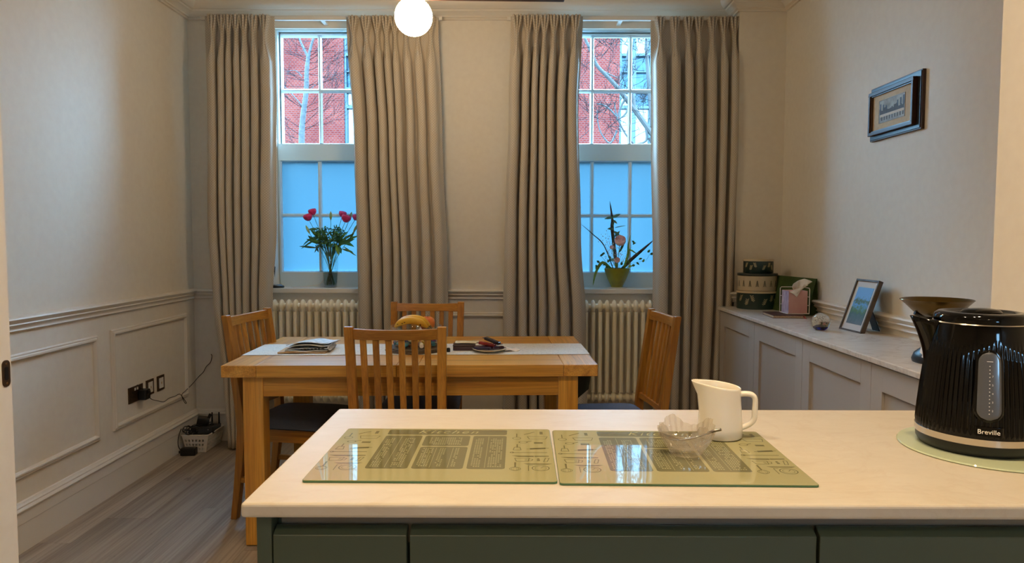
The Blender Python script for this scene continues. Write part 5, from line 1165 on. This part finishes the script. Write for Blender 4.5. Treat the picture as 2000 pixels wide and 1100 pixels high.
# round glass mat and kettle
o = MB().lathe([(0, 0), (0.148, 0), (0.150, 0.002), (0.148, 0.0042), (0, 0.0042)], 72).build('round_glass_mat', mat('mat_glass', (186, 196, 164), 0.03, ior=1.52), smooth=True); place(o, (0.868, 1.293, WT)); tag(o, 'round pale green glass mat under the kettle', 'mat')
KZ = WT + 0.0043; kc = (0.848, 1.300)
kt = thing('kettle', 'black ribbed electric kettle with spout facing left', 'kettle', (kc[0], kc[1], KZ))
NR = 72
def rib(r, z, a):
    f = min(1, max(0, (0.195 - z) / 0.02)) * min(1, max(0, (z - 0.034) / 0.006)); return r + 0.0013 * f * math.cos(NR * a)
body = [(0.0, 0.030), (0.0975, 0.030)] + [(0.0985 - 0.0005 * (i / 24) - 0.020 * (i / 24) ** 1.35, 0.034 + 0.186 * i / 24) for i in range(25)] + [(0.0765, 0.226), (0.072, 0.228), (0, 0.228)]
MB().lathe(body, NR * 6, rfun=rib).build('body', black_gl, kt, smooth=True, angle=50)
MB().lathe([(0.0990, 0.0215), (0.1000, 0.022), (0.1000, 0.0335), (0.0985, 0.034), (0.09, 0.034), (0.09, 0.0215)], 96, close=True).build('chrome_band', chrome, kt, smooth=True)
MB().lathe([(0, 0.0), (0.086, 0.0), (0.092, 0.002), (0.0975, 0.010), (0.0985, 0.0212), (0, 0.0212)], 96).build('power_base', black_pl, kt, smooth=True)
MB().lathe([(0.0735, 0.2285), (0.0745, 0.2285), (0.0752, 0.234), (0.0735, 0.241), (0.068, 0.2455), (0.060, 0.2465), (0.055, 0.2435), (0.046, 0.2405), (0.030, 0.2415), (0.0, 0.2425)], 72).build('lid', black_gl, kt, smooth=True, angle=60)
MB().lathe([(0, 0), (0.030, 0.0), (0.033, 0.003), (0.028, 0.0075), (0.015, 0.010), (0, 0.0105)], 40, (0, 0, 0.2415), sx=1.1, sy=0.75).build('lid_grip', black_gl, kt, smooth=True)
MB().lathe([(0.0765, 0.2262), (0.0776, 0.2268), (0.0765, 0.2286), (0.074, 0.2286)], 72, close=True).build('lid_seam', chrome, kt, smooth=True)
GA = R(-113); sd_ = Vector((math.cos(R(157)), math.sin(R(157)), 0))
# spout: V-shaped lip on the upper body
mb = MB(); cs = []
for i in range(9):
    v = i / 8; z = 0.145 + 0.083 * v; rb = 0.076 + 0.0125 * (1 - v); ext = 0.037 * v ** 1.5; hw = 0.010 + 0.018 * v ** 0.7
    row = []
    for j in range(9):
        u = -1 + 2 * j / 8; s = 1 - abs(u) ** 1.6; out_ = rb - 0.010 + (0.010 + ext) * s; row.append(sd_ * out_ + Vector((-sd_.y, sd_.x, 0)) * (u * hw * 1.15) + Vector((0, 0, z + 0.006 * s * v)))
    cs.append(row)
for i in range(9):
    for j in range(9): mb.v.append(tuple(cs[i][j]))
for i in range(8):
    for j in range(8): a = i * 9 + j; mb.f.append((a, a + 1, a + 10, a + 9))
mb.build('spout', black_gl, kt, solid=0.002, smooth='all')
hd = Vector((math.cos(R(-23)), math.sin(R(-23)), 0))
hp = [hd * 0.068 + Vector((0, 0, 0.222)), hd * 0.092 + Vector((0, 0, 0.226)), hd * 0.118 + Vector((0, 0, 0.218)), hd * 0.134 + Vector((0, 0, 0.19)), hd * 0.136 + Vector((0, 0, 0.14)), hd * 0.128 + Vector((0, 0, 0.09)), hd * 0.112 + Vector((0, 0, 0.06)), hd * 0.090 + Vector((0, 0, 0.052))]
MB().tube(smooth_path(hp, 5), 0.0125, 14).build('handle', black_gl, kt, smooth='all')
# water gauge, follows the body surface
def ksurf(a, z, lift=0.0):
    i = (z - 0.034) / 0.186; r = 0.0985 - 0.0005 * i - 0.020 * max(0, i) ** 1.35 + lift; return Vector((r * math.cos(a), r * math.sin(a), z))
def patch(name, ac, z0, z1, hw, lift, m_, th=0.0012, rnd=True):
    mb = MB(); nv, nu = 28, 10
    for j in range(nv + 1):
        z = z0 + (z1 - z0) * j / nv; w_ = hw
        if rnd:
            e = min(z - z0, z1 - z); w_ = hw * math.sqrt(max(0.02, 1 - max(0, (hw - e) / hw) ** 2))
        for i in range(nu + 1): u = -1 + 2 * i / nu; mb.v.append(tuple(ksurf(ac + u * w_ / 0.088, z, lift)))
    for j in range(nv):
        for i in range(nu): a = j * (nu + 1) + i; mb.f.append((a, a + 1, a + nu + 2, a + nu + 1))
    return mb.build(name, m_, kt, solid=th, smooth='all')
patch('gauge_surround', GA, 0.064, 0.187, 0.0205, 0.0014, black_gl, 0.0016)
patch('water_gauge', GA, 0.068, 0.183, 0.0165, 0.0024, mat('gauge_smoke', (78, 82, 88), 0.22, coat=0.5), 0.0012)
mk = mat('kettle_marks', (214, 214, 210), 0.4); mb = MB()
def flat_on(a, z, lift):
    p = ksurf(a, z, lift); nrm = Vector((math.cos(a), math.sin(a), 0.12)).normalized(); X_ = Vector((-math.sin(a), math.cos(a), 0)); Y_ = nrm.cross(X_).normalized(); return Matrix((X_, Y_, nrm)).transposed().to_4x4(), p
for k in range(14):
    z = 0.079 + 0.0062 * k; M_, p = flat_on(GA, z, 0.0034); M_.translation = p
    q = MB().lathe([(0.0009, 0), (0.0009, 0.0002)], 8, (0.0, 0, 0)).xf(M_); mb.add(q.v, q.f)
mb.box(-0.0045, 0.0045, -0.0005, 0.0005, 0, 0.0002).xf((lambda mp: (mp[0].__setattr__('translation', mp[1]), mp[0])[1])(flat_on(GA, 0.1675, 0.0034)), len(mb.v) - 8)
mb.build('gauge_mark', mk, kt)
for k, s in enumerate('23457'):
    M_, p = flat_on(GA + R(2.7), 0.083 + 0.0145 * k, 0.0036); M_.translation = p; text_mesh(s, 0.0045, mk, kt, M_, 'gauge_number')
patch('badge', GA - R(0), 0.0395, 0.056, 0.020, 0.0016, black_gl, 0.0014, rnd=False)
M_, p = flat_on(GA, 0.0445, 0.0036); M_.translation = p
text_mesh('Breville', 0.0112, mat('badge_letters', (236, 230, 220), 0.4), kt, M_, 'brand_lettering', 0.0002)

# ================================================================== KITCHEN CEILING DOWNLIGHTS
dl_e = bpy.data.materials.new('downlight_lens'); dl_e.use_nodes = True; nt = dl_e.node_tree; nt.nodes.clear()
e_ = nt.nodes.new('ShaderNodeEmission'); e_.inputs[0].default_value = (*WARM, 1); e_.inputs[1].default_value = 30; oo = nt.nodes.new('ShaderNodeOutputMaterial'); nt.links.new(e_.outputs[0], oo.inputs[0])
for i, (x, y) in enumerate(DOWNLIGHTS):
    t = thing('ceiling_downlight', ('recessed downlight above the left end of the kitchen worktop', 'recessed downlight above the middle of the kitchen worktop', 'recessed downlight above the kettle', 'recessed downlight at the back left of the kitchen', 'recessed downlight at the back right of the kitchen')[i], 'light', (x, y, CEIL), 0, 'kitchen downlights')
    MB().lathe([(0.034, 0), (0.046, 0), (0.046, -0.006), (0.036, -0.008)], 28, close=True).build('trim_ring', chrome, t, smooth=True)
    MB().lathe([(0, -0.003), (0.034, -0.003), (0.034, 0.0), (0, 0.0)], 24).build('lens', dl_e, t)
    ld = bpy.data.lights.new('downlight_beam', 'SPOT'); ld.energy = DOWNLIGHT_W; ld.color = WARM; ld.spot_size = R(130); ld.spot_blend = 0.9; ld.shadow_soft_size = 0.035
    lo_ = bpy.data.objects.new('downlight_beam', ld); C.objects.link(lo_); lo_.parent = t; lo_.location = (0, 0, -0.02)

# ================================================================== OUTSIDE
GZ = -0.8
struct(MB().box(-60, 60, 4.9, 90, GZ - 0.2, GZ).build('ground', noisy('pavement', (80, 78, 74), (66, 64, 62), 1, 0.9)), 'paved ground outside the windows')
def brick_mat():
    m = mat('red_brick', (170, 84, 66), 0.95, spec=0.0); p = m.node_tree.nodes['Principled BSDF']
    tc = N(m, 'ShaderNodeTexCoord'); mp = N(m, 'ShaderNodeMapping'); mp.inputs['Rotation'].default_value = (PI / 2, 0, 0); L(m, tc.outputs['Object'], mp.inputs[0])
    b = N(m, 'ShaderNodeTexBrick', Scale=1.0); b.inputs['Color1'].default_value = (*lin((90, 38, 30)), 1); b.inputs['Color2'].default_value = (*lin((78, 29, 25)), 1); b.inputs['Mortar'].default_value = (*lin((82, 58, 54)), 1)
    b.inputs['Brick Width'].default_value = 0.16; b.inputs['Row Height'].default_value = 0.088; b.inputs['Mortar Size'].default_value = 0.010
    L(m, mp.outputs[0], b.inputs['Vector']); n = N(m, 'ShaderNodeTexNoise', Scale=0.6, Detail=4); L(m, tc.outputs['Object'], n.inputs['Vector'])
    r = ramp(m, n.outputs['Fac'], [(0.35, (205, 190, 200)), (0.65, (255, 255, 255))]); mx = N(m, 'ShaderNodeMix', data_type='RGBA', blend_type='MULTIPLY'); mx.inputs['Factor'].default_value = 0.8
    L(m, b.outputs['Color'], mx.inputs['A']); L(m, r.outputs[0], mx.inputs['B']); L(m, mx.outputs['Result'], p.inputs['Base Color']); bump(m, b.outputs['Fac'], -0.4, 0.01); return m
BYD = 34.0; hz = lambda py: at(1000, py, BYD).z; hx_ = lambda px: at(px, 200, BYD).x
bl = thing('brick_building', 'red brick building with tall glazed window strips across the street', 'building', (0, BYD, GZ))
brick = brick_mat(); frame_b = mat('teal_frame', (10, 36, 46), 0.4, metal=0.2); refl = mat('sky_glass', (100, 108, 108), 0.03, metal=1.0); spand = noisy('spandrel_glass', (28, 56, 66), (14, 36, 50), 3, 0.25, metal=0.6)
strips = [(hx_(672), hx_(770)), (hx_(1210), hx_(1310))]
BTOP = 15.5
xe = [-14] + [v for s in strips for v in s] + [11]
wb = MB()
for k in range(0, len(xe), 2): wb.box(xe[k], xe[k + 1], 0, 8, 0, BTOP)
wb.build('brick_wall', brick, bl)
MB().box(-13.9, 10.9, 0.5, 7.9, 0, BTOP - 0.1).build('inner_wall', mat('inner_dark', (60, 66, 70), 0.8), bl)
zb = [v - GZ for v in (hz(520), hz(410), hz(285), hz(212), hz(205), hz(178), hz(104), hz(40))]
for (a, b_) in strips:
    d = b_ - a; mull = [a, a + d * 0.10, a + d * 0.25, a + d * 0.40, a + d * 0.72, a + d * 0.78, b_]
    cols_ = [(a + 0.10, a + 0.52), (a + 0.78, a + 1.42), (a + 1.55, b_ - 0.12)]
    fr = MB(); edge = [a] + [v for c in cols_ for v in c] + [b_]
    for k in range(0, len(edge), 2): fr.box(edge[k], edge[k + 1], 0.10, 0.45, 0, BTOP)
    rows_ = [(hz(560) - GZ, hz(440) - GZ), (hz(402) - GZ, hz(300) - GZ), (hz(288) - GZ, hz(211) - GZ), (hz(205) - GZ, hz(180) - GZ), (hz(170) - GZ, hz(140) - GZ), (hz(138) - GZ, hz(108) - GZ), (hz(103) - GZ, BTOP - 0.4)]
    e2 = [0] + [v for r_ in rows_ for v in r_] + [BTOP]
    for c in cols_:
        for k in range(0, len(e2), 2): fr.box(c[0], c[1], 0.10, 0.45, e2[k], e2[k + 1])
    f_ = fr.build('window_strip', frame_b, bl)
    for ci, c in enumerate(cols_):
        for ri, r_ in enumerate(rows_):
            dark = ri in (4, 5) or (ri == 3 and ci > 0)
            MB().box(c[0], c[1], 0.30, 0.36, r_[0], r_[1]).build('pane', spand if dark else refl, f_)

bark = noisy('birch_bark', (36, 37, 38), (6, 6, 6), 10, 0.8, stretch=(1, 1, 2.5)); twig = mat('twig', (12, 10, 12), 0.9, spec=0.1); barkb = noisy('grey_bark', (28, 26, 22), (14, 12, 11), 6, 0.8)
def grow(mb, p, d, ln, r, depth, rr, spread=0.5, up=0.12):
    pts = [p]; n_ = 4
    for i in range(n_):
        d = (d + Vector((rr.uniform(-1, 1), rr.uniform(-1, 1), rr.uniform(-1, 1))) * 0.16 + Vector((0, 0, up * 0.5))).normalized(); pts.append(pts[-1] + d * ln / n_)
    mb.tube(pts, [r * (1 - 0.6 * i / n_) for i in range(n_ + 1)], 4 if r > 0.012 else 3, cap=False)
    if depth:
        for k in range(4 if depth > 1 else 5):
            q = pts[rr.randrange(1, n_ + 1)]; nd = (d + Vector((rr.uniform(-1, 1), rr.uniform(-.7, .7), rr.uniform(-.6, .9))) * spread * 1.6).normalized(); grow(mb, q, nd, ln * rr.uniform(0.5, 0.75), max(0.0032, r * 0.42), depth - 1, rr, spread, up)
TY = 15.0; a_ = lambda px, py: at(px, py, TY)
t = thing('birch_tree', 'bare white-barked birch tree outside the left window', 'tree', (a_(592, 300).x, TY, GZ)); O_ = Vector((a_(592, 300).x, TY, GZ)); rr = random.Random(8)
tp = [Vector((O_.x, TY, GZ))] + [a_(*q) for q in ((588, 420), (589, 285), (591, 235), (598, 180), (599, 140), (603, 105))]
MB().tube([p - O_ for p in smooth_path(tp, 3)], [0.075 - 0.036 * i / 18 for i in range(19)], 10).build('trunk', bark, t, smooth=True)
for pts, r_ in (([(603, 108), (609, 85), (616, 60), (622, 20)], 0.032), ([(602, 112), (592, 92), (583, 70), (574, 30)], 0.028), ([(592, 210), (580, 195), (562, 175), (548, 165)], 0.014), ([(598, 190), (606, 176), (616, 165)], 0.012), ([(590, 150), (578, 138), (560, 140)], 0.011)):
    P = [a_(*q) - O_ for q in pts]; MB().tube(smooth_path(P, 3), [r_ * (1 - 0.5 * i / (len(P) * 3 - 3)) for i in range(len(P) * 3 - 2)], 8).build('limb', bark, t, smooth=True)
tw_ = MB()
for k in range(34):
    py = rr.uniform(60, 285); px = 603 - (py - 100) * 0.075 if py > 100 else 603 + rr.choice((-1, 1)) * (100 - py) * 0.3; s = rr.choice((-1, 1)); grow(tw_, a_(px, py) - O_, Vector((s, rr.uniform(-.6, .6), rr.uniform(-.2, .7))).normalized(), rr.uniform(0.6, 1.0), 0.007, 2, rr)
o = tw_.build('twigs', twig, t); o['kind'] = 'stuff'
TY2 = 12.0; a2 = lambda px, py: at(px, py, TY2); O2 = Vector((a2(1330, 300).x, TY2, GZ)); rr = random.Random(18)
t = thing('bare_street_tree', 'bare branching tree outside the right window', 'tree', tuple(O2))
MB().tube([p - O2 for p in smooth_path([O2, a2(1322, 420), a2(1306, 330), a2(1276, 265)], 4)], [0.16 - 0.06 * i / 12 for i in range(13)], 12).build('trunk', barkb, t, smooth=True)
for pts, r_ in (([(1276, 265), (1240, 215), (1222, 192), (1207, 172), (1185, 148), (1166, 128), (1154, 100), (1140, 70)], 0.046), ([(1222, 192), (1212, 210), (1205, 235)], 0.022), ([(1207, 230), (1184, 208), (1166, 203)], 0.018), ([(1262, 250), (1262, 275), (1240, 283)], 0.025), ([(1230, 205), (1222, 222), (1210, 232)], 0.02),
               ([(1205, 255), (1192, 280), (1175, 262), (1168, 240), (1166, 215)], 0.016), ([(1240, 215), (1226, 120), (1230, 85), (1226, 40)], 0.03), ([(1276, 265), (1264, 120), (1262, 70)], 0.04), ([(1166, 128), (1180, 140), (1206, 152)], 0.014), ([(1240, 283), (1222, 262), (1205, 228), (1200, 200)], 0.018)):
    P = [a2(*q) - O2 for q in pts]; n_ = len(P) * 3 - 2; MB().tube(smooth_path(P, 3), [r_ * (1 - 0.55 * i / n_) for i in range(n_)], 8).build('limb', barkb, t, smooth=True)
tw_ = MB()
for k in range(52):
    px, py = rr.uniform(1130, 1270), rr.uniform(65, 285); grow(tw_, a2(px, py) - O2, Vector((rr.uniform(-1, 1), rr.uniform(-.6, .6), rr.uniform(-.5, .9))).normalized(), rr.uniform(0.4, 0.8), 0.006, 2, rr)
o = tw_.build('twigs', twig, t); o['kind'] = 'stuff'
